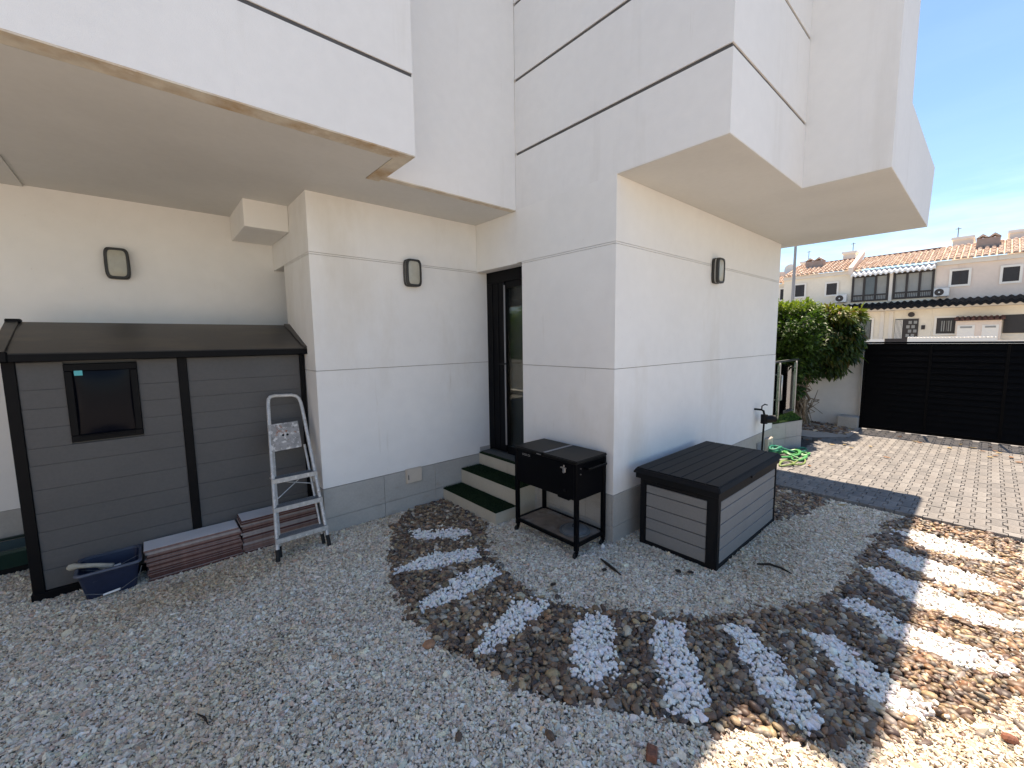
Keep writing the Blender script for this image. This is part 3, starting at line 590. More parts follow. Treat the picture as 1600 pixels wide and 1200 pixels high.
# bulging pane
pv = []; n = 12
for j in range(n+1):
    for i in range(n+1):
        u, w = i/n, j/n; pv.append((-.395+.297*u, SY+.004-.016*math.sin(math.pi*u)**.6*math.sin(math.pi*w)**.6, 1.120+.457*w))
MB().add(pv, [(j*(n+1)+i, j*(n+1)+i+1, (j+1)*(n+1)+i+1, (j+1)*(n+1)+i) for j in range(n) for i in range(n)]).build('pane', M_['pane'], wn, smooth=True)
MB().box(-.387, -.345, SY-.0165, SY-.0145, 1.545, 1.582).build('sticker', M_['cyan'], wn)
MB().box(-.39, -.10, SY-.026, SY-.017, 1.098, 1.110).build('sill', M_['shedtrim'], wn, bevel=.002)
ez0, ez1, rz = 1.652, 1.708, 1.935
roof = MB().add([(-.735, 4.145, ez1), (1.155, 4.145, ez1), (1.128, 4.70, rz), (-.735, 4.70, rz), (-.735, 4.145, ez1-.02), (1.155, 4.145, ez1-.02), (1.128, 4.70, rz-.03), (-.735, 4.70, rz-.03)],
                [(0,1,2,3),(4,7,6,5),(0,4,5,1),(1,5,6,2),(2,6,7,3),(3,7,4,0)])
roof.add([(-.735, 5.185, ez1), (1.118, 5.185, ez1), (1.118, 4.702, rz), (-.735, 4.702, rz), (-.735, 5.185, ez1-.02), (1.118, 5.185, ez1-.02), (1.118, 4.702, rz-.03), (-.735, 4.702, rz-.03)],
         [(3,2,1,0),(5,6,7,4),(1,5,4,0),(2,6,5,1),(3,7,6,2),(0,4,7,3)])
rf = sp('roof', M_['shedroof'], roof, bevel=.004)
MB().box(-.74, 1.156, 4.138, 4.160, ez0, ez1-.006).build('fascia', M_['shedtrim'], rf, bevel=.004)
for x0 in (-.742, 1.095):
    bb = MB()
    for k in range(2):
        pass
    x1 = x0+.065; a, b = (x0+.0, x1) ; dx = (1.155-1.128) if x0 > 0 else 0
    bb.add([(x0, 4.135, ez1+.002), (x1, 4.135, ez1+.002), (x1-dx, 4.70, rz+.004), (x0-dx, 4.70, rz+.004), (x0, 4.135, ez1+.011), (x1, 4.135, ez1+.011), (x1-dx, 4.70, rz+.012), (x0-dx, 4.70, rz+.012)], [(0,3,2,1),(4,5,6,7),(0,1,5,4),(1,2,6,5),(2,3,7,6),(3,0,4,7)])
    bb.build('verge_trim', M_['shedroof'], rf, bevel=.003)
MB().box(-.743, -.665, 4.67, 4.73, rz-.01, rz+.020).build('ridge_cap', M_['shedtrim'], rf, bevel=.006)
MB().box(-.746, -.665, 4.130, 4.165, ez0-.002, ez1+.014).build('eave_cap', M_['shedtrim'], rf, bevel=.008)
gb = MB().add([(SX0+.035, SY+.02, 1.655), (SX0+.035, 5.11, 1.655), (SX0+.035, 4.70, rz-.03)], [(0, 1, 2)]); gb.add([(SX1-.035, SY+.02, 1.655), (SX1-.035, 5.11, 1.655), (SX1-.035, 4.70, rz-.03)], [(0, 1, 2)])
sp('gable', M_['shedwall'], gb)

# ------------------------------------------------------------------ tile stacks
def stack(x0, x1, ztop, n, base_label, top_label, grp):
    h = ztop/n
    for i in range(n):
        dx = random.uniform(-.006, .006); dy = random.uniform(-.006, .006)
        if i % 4 == 1: dx += random.choice((-.012, .01)); dy += .006
        z0 = i*h; b = MB(); b.mi = 0; b.box(x0+dx, x1+dx, 4.0+dy, 4.206+dy*.3, z0+.0008, z0+h-.0022)
        b.mi = 1; b.box(x0+dx+.002, x1+dx-.002, 4.002+dy, 4.204+dy*.3, z0+h-.0021, z0+h-.0004)
        o = b.build('floor_tile', [M_[random.choice(['clay', 'clay2', 'clay', 'clay3'])], M_['glaze'] if i == n-1 else M_['clay3']], None)
        me = o.data; me.transform(Matrix.Translation((-(x0+x1)/2, -4.1, -z0))); o.location = ((x0+x1)/2, 4.1, z0)
        setp(o, top_label if i == n-1 else base_label, 'tile', grp)
stack(-.112, .482, .241, 14, 'dark red edged tile below the top one in the low stack by the tub', 'grey glazed top tile of the low stack beside the blue tub', 'tiles in the low stack beside the tub')
stack(.492, 1.085, .285, 16, 'dark red edged tile below the top one in the taller stack behind the ladder', 'grey glazed top tile of the taller stack behind the ladder', 'tiles in the taller stack behind the ladder')

# ------------------------------------------------------------------ blue tub
t = thing('mortar_tub', 'blue rectangular plastic tub with white handle grips in front of the shed', 'tub', (-.31, 4.09, 0))
def rrect(x0, x1, y0, y1, r, n=5):
    p = []
    for cx_, cy_, a in ((x1-r, y1-r, 0), (x0+r, y1-r, 90), (x0+r, y0+r, 180), (x1-r, y0+r, 270)):
        for i in range(n+1): q = math.radians(a+90*i/n); p.append((cx_+r*math.cos(q), cy_+r*math.sin(q)))
    return p
def loftz(levels, cap0=True, cap1=False):
    rings = [[(x, y, z) for x, y in rrect(*b)] for *b, z in levels]; n = len(rings[0]); vs = [v for r in rings for v in r]
    fs = [(k*n+i, k*n+(i+1) % n, (k+1)*n+(i+1) % n, (k+1)*n+i) for k in range(len(rings)-1) for i in range(n)]
    if cap0: fs.append(tuple(range(n)))
    if cap1: fs.append(tuple(range((len(rings)-1)*n, len(rings)*n)))
    return MB().add(vs, fs)
loftz([(-.437, -.180, 3.99, 4.18, .03, -.005), (-.466, -.149, 3.915, 4.226, .035, .205), (-.470, -.145, 3.911, 4.230, .037, .207), (-.462, -.153, 3.919, 4.222, .034, .205), (-.434, -.183, 3.993, 4.177, .028, .004)], True, True).build('tub_body', M_['tub'], t, smooth=True)
loftz([(-.478, -.137, 3.903, 4.238, .04, .205), (-.482, -.133, 3.899, 4.242, .042, .212), (-.478, -.137, 3.903, 4.238, .04, .222), (-.463, -.152, 3.918, 4.223, .035, .222), (-.463, -.152, 3.918, 4.223, .035, .206)], False, False).build('rim', M_['tubrim'], t, smooth=True)
MB().tube([(-.145, 4.07, .20), (-.17, 4.09, .19), (-.25, 4.06, .17), (-.34, 4.02, .175), (-.45, 4.06, .195), (-.463, 4.07, .20)], .0022, 6).build('wire_handle', M_['wire'], t)
MB().cyl((-.255, 4.058, .173), (-.345, 4.02, .176), .0075, 10).build('grip', M_['whiteplastic'], t, smooth=True)
MB().tube([(-.14, 3.96, .16), (-.16, 3.93, .10), (-.25, 3.935, .045), (-.34, 3.945, .03), (-.42, 3.95, .06), (-.478, 3.98, .06)], .0022, 6).build('wire_handle', M_['wire'], t)
MB().cyl((-.262, 3.935, .043), (-.35, 3.945, .029), .0075, 10).build('grip', M_['whiteplastic'], t, smooth=True)
t = thing('wooden_mallet', 'dusty bone-shaped wooden tool resting on the rim of the tub', 'tool', (-.42, 4.06, .22))
pts = [(-.515, 4.06, .238), (-.505, 4.055, .241), (-.485, 4.05, .243), (-.46, 4.045, .240), (-.38, 4.03, .222), (-.29, 4.01, .19)]
MB().tube(pts, [.012, .022, .023, .016, .015, .020], 12).build('handle', M_['bone'], t, smooth=True)
MB().tube([(-.50, 4.09, .236), (-.47, 4.09, .232), (-.38, 4.10, .19), (-.33, 4.10, .12)], [.012, .010, .009, .009], 10).build('shaft', M_['bone'], t, smooth=True)

# ------------------------------------------------------------------ step ladder, folded and leaning on the shed
lad = thing('step_ladder', 'paint-flecked aluminium step ladder folded upright before the shed', 'step ladder', (.87, 3.68, 0))
def LP(x, z, dy=0): return (x, 3.668+.375*z+dy, z)
def xl(z): return .676+(.770-.676)*min(z, 1.2)/1.2
def xr(z): return 1.074-(1.074-1.037)*min(z, 1.2)/1.2
pts = [LP(xl(z), z) for z in (.07, .3, .6, .9, 1.17)]+[LP(.774, 1.235), LP(.780, 1.265), LP(.797, 1.284), LP(.83, 1.291), LP(.97, 1.284), LP(1.005, 1.272), LP(1.024, 1.250), LP(1.033, 1.215)]+[LP(xr(z), z) for z in (1.15, .9, .6, .3, .07)]
lad_f = MB().tube(pts, .0150, 8); lad_f.build('front_frame', M_['ladder'], lad, smooth=True)
bk = MB()
for x_, s_ in ((xl, 1), (xr, -1)):
    bk.tube([LP(x_(z)+s_*.028, z, .055) for z in (.06, .5, .84)], .010, 8)
bk.build('rear_frame', M_['ladder'], lad, smooth=True)
for x_ in (xl, xr):
    MB().tube([LP(x_(0)-.001, -.002), LP(x_(.08), .085)], .017, 8).build('rubber_foot', M_['rubber'], lad)
for x_, s_ in ((xl, 1), (xr, -1)):
    MB().tube([LP(x_(0)+s_*.028, .0, .06), LP(x_(.08)+s_*.028, .085, .055)], .015, 8).build('rubber_foot', M_['rubber'], lad)
for z in (.165, .395, .615):
    a, b = xl(z)-.012, xr(z)+.012; y = 3.668+.375*z
    st_ = MB().box(a, b, y-.030, y+.066, z-.004, z+.004).box(a, b, y-.034, y-.029, z-.032, z+.006)
    st_.build('step', M_['ladder'], lad)
    gr = MB()
    for k in range(6): gr.box(a+.01, b-.01, y-.020+k*.014, y-.014+k*.014, z+.0042, z+.0062)
    gr.build('tread_rib', M_['wire'], lad)
pl = MB(); u = Vector((0, .35, .937)); c = Vector(((.74+.985)/2, 3.668+.375*.945-.012, .945))
pl.obox(c, (.118, 0, .003), u*.118, Vector((0, -.937, .35))*.004); pl.build('platform', M_['platform'], lad)
hl = MB()
for dx in (-.016, .018): hl.cyl(c+Vector((dx, -.0045, .012)), c+Vector((dx, -.0060, .0125)), .010, 12)
hl.build('platform_hole', M_['black'], lad)
MB().tube([LP(xl(.43)+.03, .44, .05), LP(xr(.6)-.07, .60, .05)], .004, 6).tube([LP(xl(.6)+.03, .585, .046), LP(xr(.5)-.02, .505, .046)], .004, 6).build('cross_brace', M_['ladder'], lad)

# green trough behind the shed's left end
t = thing('plastic_trough', 'dark green plastic trough lying against the plinth left of the shed', 'trough', (-1.6, 4.98, 0))
loftz([(-2.6, -.74, 4.88, 5.08, .03, .05), (-2.66, -.68, 4.82, 5.14, .03, .19)], True, False).build('trough_body', M_['greenp'], t)
loftz([(-2.68, -.66, 4.80, 5.16, .03, .19), (-2.68, -.66, 4.80, 5.16, .03, .212), (-2.65, -.69, 4.83, 5.13, .03, .212)], False, False).build('rim', M_['greenp'], t)
MB().box(-2.6, -.75, 4.90, 5.06, -.01, .05).build('base', M_['black'], t)

# ------------------------------------------------------------------ cooler cart
cc = thing('cooler_cart', 'black rectangular cooler box on a wheeled metal stand beside the steps', 'cooler cart', (2.65, 2.44, 0))
def cp(name, m, mb, parent=None, **k): return mb.build(name, m, parent or cc, **k)
CX0, CX1, CY0, CY1 = 2.462, 2.845, 2.062, 2.795
body = cp('cooler_body', M_['cooler'], MB().box(CX0+.006, CX1-.006, CY0+.006, CY1-.006, .475, .775), bevel=.006, seg=2)
cp('drain_box', M_['cooler'], MB().box(CX0+.03, CX1-.05, 2.17, 2.30, .447, .4745), bevel=.006)
for y0, y1 in ((CY0-.004, 2.4255), (2.4315, CY1+.004)):
    cp('lid', M_['coolerlid'], MB().box(CX0-.006, CX1+.004, y0, y1, .778, .803), bevel=.006, seg=2)
cp('hinge_bar', M_['pole'], MB().box(CX0+.01, CX1-.01, 2.415, 2.442, .8035, .8075), bevel=.001)
for x in (CX0, CX1-.034):
    for y in (CY0, CY1-.034): cp('leg', M_['cooler'], MB().box(x, x+.034, y, y+.034, .06, .776), bevel=.003)
cp('shelf', M_['rust'], MB().box(CX0+.02, CX1-.02, CY0+.02, CY1-.02, .108, .116))
cp('shelf_frame', M_['cooler'], MB().box(CX0+.034, CX1-.034, CY0, CY0+.02, .095, .125).box(CX0+.034, CX1-.034, CY1-.02, CY1, .095, .125).box(CX0, CX0+.02, CY0+.034, CY1-.034, .095, .125).box(CX1-.02, CX1, CY0+.034, CY1-.034, .095, .125), bevel=.002)
for x in (CX0+.017, CX1-.017):
    for y in (CY0+.017, CY1-.017):
        w = cp('castor', M_['cooler'], MB().cyl((x, y-.004, .06), (x, y-.004, .045), .016, 12).box(x-.014, x+.014, y-.006, y-.003, .02, .047).box(x-.014, x+.014, y+.013, y+.016, .02, .047))
        MB().cyl((x-.012, y-.002, .022), (x-.012, y+.012, .022), .024, 18).build('wheel', M_['rubber'], w, smooth=True)
op = cp('bottle_opener', M_['steel'], MB().box(CX0-.006, CX0+.004, 2.178, 2.208, .690, .722).box(CX0-.018, CX0-.002, 2.165, 2.222, .724, .733).cyl((CX0-.004, 2.193, .735), (CX0-.004, 2.193, .750), .006, 8), bevel=.002)
MB().cyl((CX0-.004, 2.193, .696), (CX0-.010, 2.193, .696), .012, 14).build('opener_boss', M_['steel'], op)
nm = cp('name_plate', M_['cooler'], MB().box(CX0+.001, CX0+.0055, 2.578, 2.700, .722, .763), bevel=.001)
b = MB()
for i, w in enumerate((.012, .012, .012, .004, .012, .012)):
    y = 2.686-i*.017; b.box(CX0-.0012, CX0+.0009, y-w, y, .736, .738).box(CX0-.0012, CX0+.0009, y-w, y, .750, .752).box(CX0-.0012, CX0+.0009, y-.002, y, .738, .750)
b.build('plate_lettering', M_['lampband'], nm)
cp('push_handle', M_['cooler'], MB().tube([(2.56, CY0+.006, .733), (2.56, 2.015, .733), (2.57, 2.01, .735), (2.77, 2.01, .735), (2.78, 2.015, .733), (2.78, CY0+.006, .733)], .010, 8), smooth=True)
cp('bolt', M_['steel'], MB().cyl((2.512, CY0+.0065, .735), (2.512, CY0-.001, .735), .006, 8)); cp('bolt', M_['steel'], MB().cyl((2.512, CY0+.0065, .690), (2.512, CY0-.001, .690), .006, 8))
cp('drain_cap', M_['black'], MB().cyl((CX0+.0065, 2.19, .54), (CX0-.006, 2.19, .54), .010, 10)); cp('lid_latch', M_['steel'], MB().box(CX0-.010, CX0-.0065, 2.45, 2.50, .782, .788))
t = thing('round_lid', 'round dark metal lid lying on the lower shelf of the cooler cart', 'lid', (2.66, 2.24, .117))
prof = [(.128, .1165), (.133, .121), (.131, .132), (.122, .136), (.112, .132), (.10, .146), (.06, .158), (.03, .161), (0.001, .162)]
vs = []; fs = []; n = 32
for r_, z in prof: vs += [(2.655+r_*math.cos(2*math.pi*i/n), 2.245+r_*math.sin(2*math.pi*i/n), z) for i in range(n)]
for k in range(len(prof)-1): fs += [(k*n+i, k*n+(i+1) % n, (k+1)*n+(i+1) % n, (k+1)*n+i) for i in range(n)]
fs.append(tuple(range(n))); MB().add(vs, fs).build('dish', M_['dustlid'], t, smooth=True)
MB().tube([(2.63, 2.245, .160), (2.63, 2.245, .182), (2.68, 2.245, .182), (2.68, 2.245, .160)], .004, 6).build('handle', M_['black'], t)
def leafmesh(c, L_, w, rz, m, name, label, lift=.004):
    b = MB(); n = 5; vs = []
    for i in range(n+1):
        u = i/n; ww = w*math.sin(math.pi*min(.97, u*.93+.04)); x = (u-.5)*L_; z = lift+.35*L_*abs(u-.5)**1.6+.002
        vs += [(x, -ww, z+ww*.5), (x, 0, z), (x, ww, z+ww*.35)]
    fs = [(3*i+k, 3*i+k+1, 3*i+k+4, 3*i+k+3) for i in range(n) for k in (0, 1)]
    o = b.add(vs, fs).build(name, m); o.location = c; o.rotation_euler = (0, 0, rz); return o

# ------------------------------------------------------------------ deck box
db = thing('deck_box', 'large grey boarded deck box with charcoal lid and corner posts', 'deck box', (3.72, 1.56, 0))
def dp(name, m, mb, **k): return mb.build(name, m, db, **k)
DX0, DX1, DY0, DY1 = 3.098, 4.385, 1.245, 1.895
dp('carcass', M_['boxtrim'], MB().box(DX0+.02, DX1-.02, DY0+.02, DY1-.02, .005, .60))
pw = .085
for x0, x1, y0, y1 in ((DX0, DX0+.055, DY0, DY0+pw), (DX0, DX0+.055, DY1-.055, DY1), (DX1-.03, DX1, DY0, DY0+.04), (DX1-.055, DX1, DY1-.055, DY1)):
    dp('corner_post', M_['boxtrim'], MB().box(x0, x1, y0, y1, -.006, .60), bevel=.006, seg=2)
zz = [.030, .139, .237, .339, .454, .525]
for a, b in zip(zz[:-1], zz[1:]):
    dp('board', M_['boxboard'], MB().box(DX0+.058, DX1-.032, DY0+.006, DY0+.019, a+.003, b-.003), bevel=.003)
    dp('board', M_['boxboard'], MB().box(DX0+.006, DX0+.019, DY0+pw+.002, DY1-.057, a+.003, b-.003), bevel=.003)
dp('base_rail', M_['boxtrim'], MB().box(DX0+.003, DX1-.003, DY0+.003, DY1-.003, -.004, .029), bevel=.003)
dp('upper_rail', M_['boxtrim'], MB().box(DX0+.002, DX1-.002, DY0+.002, DY1-.002, .527, .592), bevel=.003)
# lid: tapered skirt with grooved boards on top
LX0, LX1, LY0, LY1 = 3.055, 4.43, 1.215, 1.945
sk = MB().add([(LX0, LY0, .618), (LX1, LY0, .618), (LX1, LY1, .618), (LX0, LY1, .618), (LX0+.022, LY0+.020, .6585), (LX1-.022, LY0+.020, .6585), (LX1-.022, LY1-.02, .6585), (LX0+.022, LY1-.02, .6585)], [(0,3,2,1),(4,5,6,7),(0,1,5,4),(1,2,6,5),(2,3,7,6),(3,0,4,7)])
dp('lid', M_['boxtrim'], sk, bevel=.006, seg=2)
dp('lid_skirt', M_['boxtrim'], MB().box(LX0+.022, LX1-.022, LY0+.018, LY1-.018, .572, .617), bevel=.003)
nb = 7; ys = [LY0+.024+(LY1-LY0-.048)*i/nb for i in range(nb+1)]
for a, b in zip(ys[:-1], ys[1:]): dp('lid_board', M_['boxtrim'], MB().box(LX0+.026, LX1-.026, a+.0025, b-.0025, .6575, .6645), bevel=.002)
dp('latch', M_['black'], MB().box(3.66, 3.73, LY0-.004, LY0+.012, .600, .622), bevel=.004)
dp('side_handle', M_['black'], MB().box(DX0-.014, DX0+.001, 1.40, 1.74, .545, .572), bevel=.005)

# ------------------------------------------------------------------ planter step with turf and glass railing
blk = [(6.856, 2.045), (7.575, 1.845), (8.25, 2.15), (8.25, 3.4), (6.856, 3.4)]
bk_ = thing('tiled_terrace_step', 'grey tiled raised step topped with green turf at the house end', 'terrace step', (7.5, 2.6, 0))
MB().prism([(6.862, 2.062), (7.575, 1.865), (8.23, 2.162), (8.23, 3.38), (6.862, 3.38)], .0, .468).build('step_core', M_['grout'], bk_)
e = Vector((7.575-6.856, 1.845-2.045, 0)); Lg = e.length; e.normalize(); nn = Vector((e.y, -e.x, 0))
js = [0, .13, .43, .735-.0]; js = [0, .34, .62, Lg]
for a, b in zip(js[:-1], js[1:]):
    for z0, z1 in ((.03, .225), (.229, .466)):
        c = Vector((6.856, 2.045, (z0+z1)/2))+e*((a+b)/2)-nn*.006
        MB().obox(c, e*((b-a)/2-.002), nn*.006, Vector((0, 0, (z1-z0)/2))).build('face_tile', M_['plinth'], bk_, bevel=.001)
e2 = Vector((8.25-7.575, 2.15-1.845, 0)); L2 = e2.length; e2.normalize(); n2 = Vector((e2.y, -e2.x, 0))
for z0, z1 in ((.03, .225), (.229, .466)): MB().obox(Vector((7.575, 1.845, (z0+z1)/2))+e2*(L2/2)-n2*.006, e2*(L2/2-.002), n2*.006, Vector((0, 0, (z1-z0)/2))).build('face_tile', M_['plinth'], bk_)
turf('turf_top', blk, .469, bk_, 16000, (.06, .14, .02), .02)
gr_ = thing('glass_railing', 'steel post railing with glass panels on the turfed step', 'railing', (7.6, 2.1, .48))
for x in (7.30, 8.12): MB().box(x-.014, x+.014, 2.09, 2.112, .478, 1.36).build('post', M_['steel'], gr_, bevel=.004)
MB().box(6.9, 8.2, 2.085, 2.115, 1.362, 1.39).build('top_rail', M_['steel'], gr_, bevel=.004)
MB().box(6.9, 7.27, 2.096, 2.104, .53, 1.33).build('glass_panel', M_['rglass'], gr_); MB().box(7.33, 8.09, 2.096, 2.104, .53, 1.33).build('glass_panel', M_['rglass'], gr_)
MB().tube([(7.2, 2.075, 1.18), (7.2, 2.04, 1.17), (7.2, 2.04, .80), (7.2, 2.075, .79)], .012, 8).build('handle', M_['steel'], gr_, smooth=True)

# hoses
def hose(name, label, m, loops, r=.011):
    pts = []
    for (cx_, cy_, a, b, ph, turns, z) in loops:
        n = int(26*turns)
        for i in range(n):
            q = ph+2*math.pi*i/26; k = 1+.13*math.sin(i*.37+ph); pts.append((cx_+a*k*math.cos(q), cy_+b*k*math.sin(q), z+.010*math.sin(i*.5)+.012))
    o = MB().tube(pts, r, 7).build(name, m, smooth=True); setp(o, label, 'hose')
hose('garden_hose', 'bright green garden hose piled in loops on the sunlit paving', M_['hoseA'], [(6.62, 1.82, .17, .09, 0, 2.3, .085), (6.82, 1.76, .15, .085, 2, 2.2, .10), (6.74, 1.66, .20, .08, 4, 1.6, .07), (6.98, 1.66, .11, .06, 1, 1.3, .07)], .014)
hose('garden_hose', 'teal green hose coiled against the end of the wall', M_['hoseB'], [(6.72, 1.95, .14, .055, 0, 2.6, .12), (6.66, 1.93, .12, .06, 1, 2, .17), (7.15, 1.74, .20, .05, 3.4, .8, .065)], .014)
hose('garden_hose', 'yellow green end of hose looped beside the deck box corner', M_['hoseC'], [(6.28, 1.68, .16, .06, .5, 1.4, .07), (6.45, 1.58, .18, .05, 2.6, 1.1, .068)], .010)

# ------------------------------------------------------------------ gate and garden wall
gate = thing('sliding_gate', 'wide black sliding gate of horizontal metal slats', 'gate', (9.8, -.8, 0))
GY0, GY1 = -3.6, 1.50
for i in range(15):
    z = .13+i*.0985
    MB().obox((9.81, (GY0+GY1)/2, z+.048), (.010, 0, .0), (0, (GY1-GY0)/2-.04, 0), (.016, 0, .050)).build('slat', M_['gate'], gate)
MB().box(9.775, 9.835, GY1-.04, GY1, .06, 1.61).build('post', M_['gate'], gate); MB().box(9.775, 9.835, GY0, GY0+.04, .06, 1.61).build('post', M_['gate'], gate)
for y in (.646, -.188, -1.02, -1.85, -2.7): MB().box(9.784, 9.790, y-.018, y+.018, .14, 1.59).build('upright', M_['gate'], gate)
MB().box(9.775, 9.84, GY0, GY1, 1.612, 1.64).build('top_rail', M_['gate'], gate); MB().box(9.775, 9.84, GY0+.04, GY1-.04, .075, .128).build('bottom_rail', M_['gate'], gate)
w = MB().box(9.95, 10.15, 1.53, 9.0, -.05, 1.62).build('garden_wall', M_['bwall']); setp(w, 'white rendered garden wall left of the black gate', 'wall')
w = MB().box(9.95, 10.15, -9.0, -3.65, -.05, 1.62).build('garden_wall', M_['bwall']); setp(w, 'white rendered garden wall beyond the far end of the gate', 'wall')
w = MB().box(9.66, 9.94, 1.50, 1.80, .02, .27).build('concrete_block', M_['concrete'], bevel=.01); setp(w, 'grey concrete block at the left foot of the gate', 'block')

w = MB().box(-5.4, -5.2, -6.5, 5.15, -.05, 2.6).build('garden_wall', M_['bwall']); setp(w, 'added white wall out of view on the left, bouncing sunlight into the yard', 'wall')  # added beyond the view as a sunlit bounce surface for the shaded yard
# ------------------------------------------------------------------ plants
def leaf_cloud(name, parent, n, sampler, size, asp, droop, cols, wts, m, folded=True, keep=None):
    P = sampler(n); n = len(P)
    cen = P.mean(0); out = P-cen; out[:, 2] = out[:, 2]*.6; out /= np.linalg.norm(out, axis=1)[:, None]+1e-6
    d = out*1.0+RNG.normal(0, .55, (n, 3)); d[:, 2] -= droop; d /= np.linalg.norm(d, axis=1)[:, None]
    s = np.cross(d, np.array([0, 0, 1.])+RNG.normal(0, .45, (n, 3))); s /= np.linalg.norm(s, axis=1)[:, None]+1e-6
    u = np.cross(s, d); L_ = size*np.exp(RNG.normal(0, .25, n)); w = L_*asp
    a = P; b_ = P+d*(L_*.5)[:, None]+s*w[:, None]+u*(w*.35)[:, None]; c_ = P+d*L_[:, None]-u*(L_*.12)[:, None]; e_ = P+d*(L_*.5)[:, None]-s*w[:, None]+u*(w*.35)[:, None]; m_ = P+d*(L_*.5)[:, None]
    V = np.stack([a, b_, c_, e_, m_], 1).reshape(-1, 3)-np.array(origin_of(parent))
    F = []
    for i in range(n): k = 5*i; F += [(k, k+1, k+4), (k+1, k+2, k+4), (k, k+4, k+3), (k+4, k+2, k+3)]
    me = bpy.data.meshes.new(name); me.from_pydata(V.tolist(), [], F)
    at = me.color_attributes.new('tone', 'FLOAT_COLOR', 'POINT'); c = palette(n, cols, wts, .2)
    if keep is not None: c = keep(P, c)
    at.data.foreach_set('color', np.repeat(np.c_[c, np.ones(n)], 5, 0).astype(np.float32).ravel()); me.materials.append(m)
    o = bpy.data.objects.new(name, me); COL.objects.link(o); o.parent = parent; o['kind'] = 'stuff'; return o
def leaf_mat():
    m = mat_attr('glossy_leaf', .5, spec=.35, dirt=.2, bump=(40, .1)); t = m.node_tree; b = t.nodes['Principled BSDF']; l = t.links.new
    tr = N(t, 'ShaderNodeBsdfTranslucent'); at = N(t, 'ShaderNodeVertexColor', layer_name='tone'); mx_ = N(t, 'ShaderNodeMixShader'); mx_.inputs[0].default_value = .25
    sc = N(t, 'ShaderNodeVectorMath', operation='MULTIPLY'); sc.inputs[1].default_value = (1.6, 1.7, .7); l(at.outputs['Color'], sc.inputs[0]); l(sc.outputs[0], tr.inputs[0])
    l(b.outputs[0], mx_.inputs[1]); l(tr.outputs[0], mx_.inputs[2]); l(mx_.outputs[0], t.nodes['Material Output'].inputs[0]); return m
M_['leaf'] = leaf_mat()
def blob_sampler(blobs, shell=.55):
    def f(n):
        w = np.array([b[3]*b[4]*b[5] for b in blobs])**.75; w /= w.sum(); k = RNG.choice(len(blobs), n, p=w); B_ = np.array(blobs)[k]
        d = RNG.normal(size=(n, 3)); d /= np.linalg.norm(d, axis=1)[:, None]; r = RNG.uniform(shell, 1.05, n)[:, None]
        return B_[:, :3]+d*r*B_[:, 3:6]
    return f
def clumps(cx_, cy_, cz_, rx, ry, rz_, k, s, seed):
    r = np.random.default_rng(seed); out = []
    for i in range(k):
        d = r.normal(size=3); d /= np.linalg.norm(d); q = r.uniform(.35, .92)
        out.append((cx_+d[0]*rx*q, cy_+d[1]*ry*q, cz_+d[2]*rz_*q, s*r.uniform(.7, 1.4), s*r.uniform(.7, 1.4), s*r.uniform(.6, 1.1)))
    return out
# left bushy plant, clipped flat on top
sh = thing('hedge_shrub', 'dense clipped green shrub with small glossy leaves behind the glass railing', 'shrub', (9.0, 2.9, 0))
bl = clumps(8.25, 2.02, 1.88, .38, .26, .32, 16, .15, 8)+clumps(8.75, 2.75, 1.72, .80, .85, .66, 64, .22, 3)+clumps(8.8, 2.6, 2.20, .85, .75, .14, 44, .15, 5)+clumps(8.7, 2.9, 1.15, .6, .6, .45, 26, .2, 6)+clumps(9.1, 2.35, 1.20, .38, .34, .38, 26, .16, 16)+clumps(8.6, 2.45, .95, .4, .3, .35, 22, .15, 17)
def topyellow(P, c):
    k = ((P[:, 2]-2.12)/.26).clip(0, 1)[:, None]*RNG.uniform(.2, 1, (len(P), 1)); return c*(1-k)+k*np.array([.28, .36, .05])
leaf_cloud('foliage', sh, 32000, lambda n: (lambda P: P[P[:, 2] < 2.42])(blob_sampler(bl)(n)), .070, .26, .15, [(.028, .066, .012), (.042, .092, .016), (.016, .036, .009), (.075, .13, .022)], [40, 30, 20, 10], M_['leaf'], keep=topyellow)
tr_ = MB()
for i in range(16):
    a = random.random()*6.28; x, y = 9.62+.15*math.cos(a), 2.38+.16*math.sin(a); p = [(x+random.uniform(-.06, .06)*k+(9.2-9.55)*k*.22, y+random.uniform(-.08, .08)*k+.06*k, .03+.26*k) for k in range(5)]
    tr_.tube(p, [.035, .03, .026, .02, .014], 6)
for i in range(26):
    x, y = 9.6+random.uniform(-.16, .16), 2.36+random.uniform(-.16, .16); z = random.uniform(.15, .85); tr_.tube([(x, y, z), (x+random.uniform(-.16, .16), y+random.uniform(-.16, .16), z+random.uniform(-.05, .28)), (x+random.uniform(-.26, .26), y+random.uniform(-.26, .26), z+random.uniform(-.15, .4))], [.012, .009, .005], 5)
tr_.build('stems', M_['bark'], sh, smooth=True)
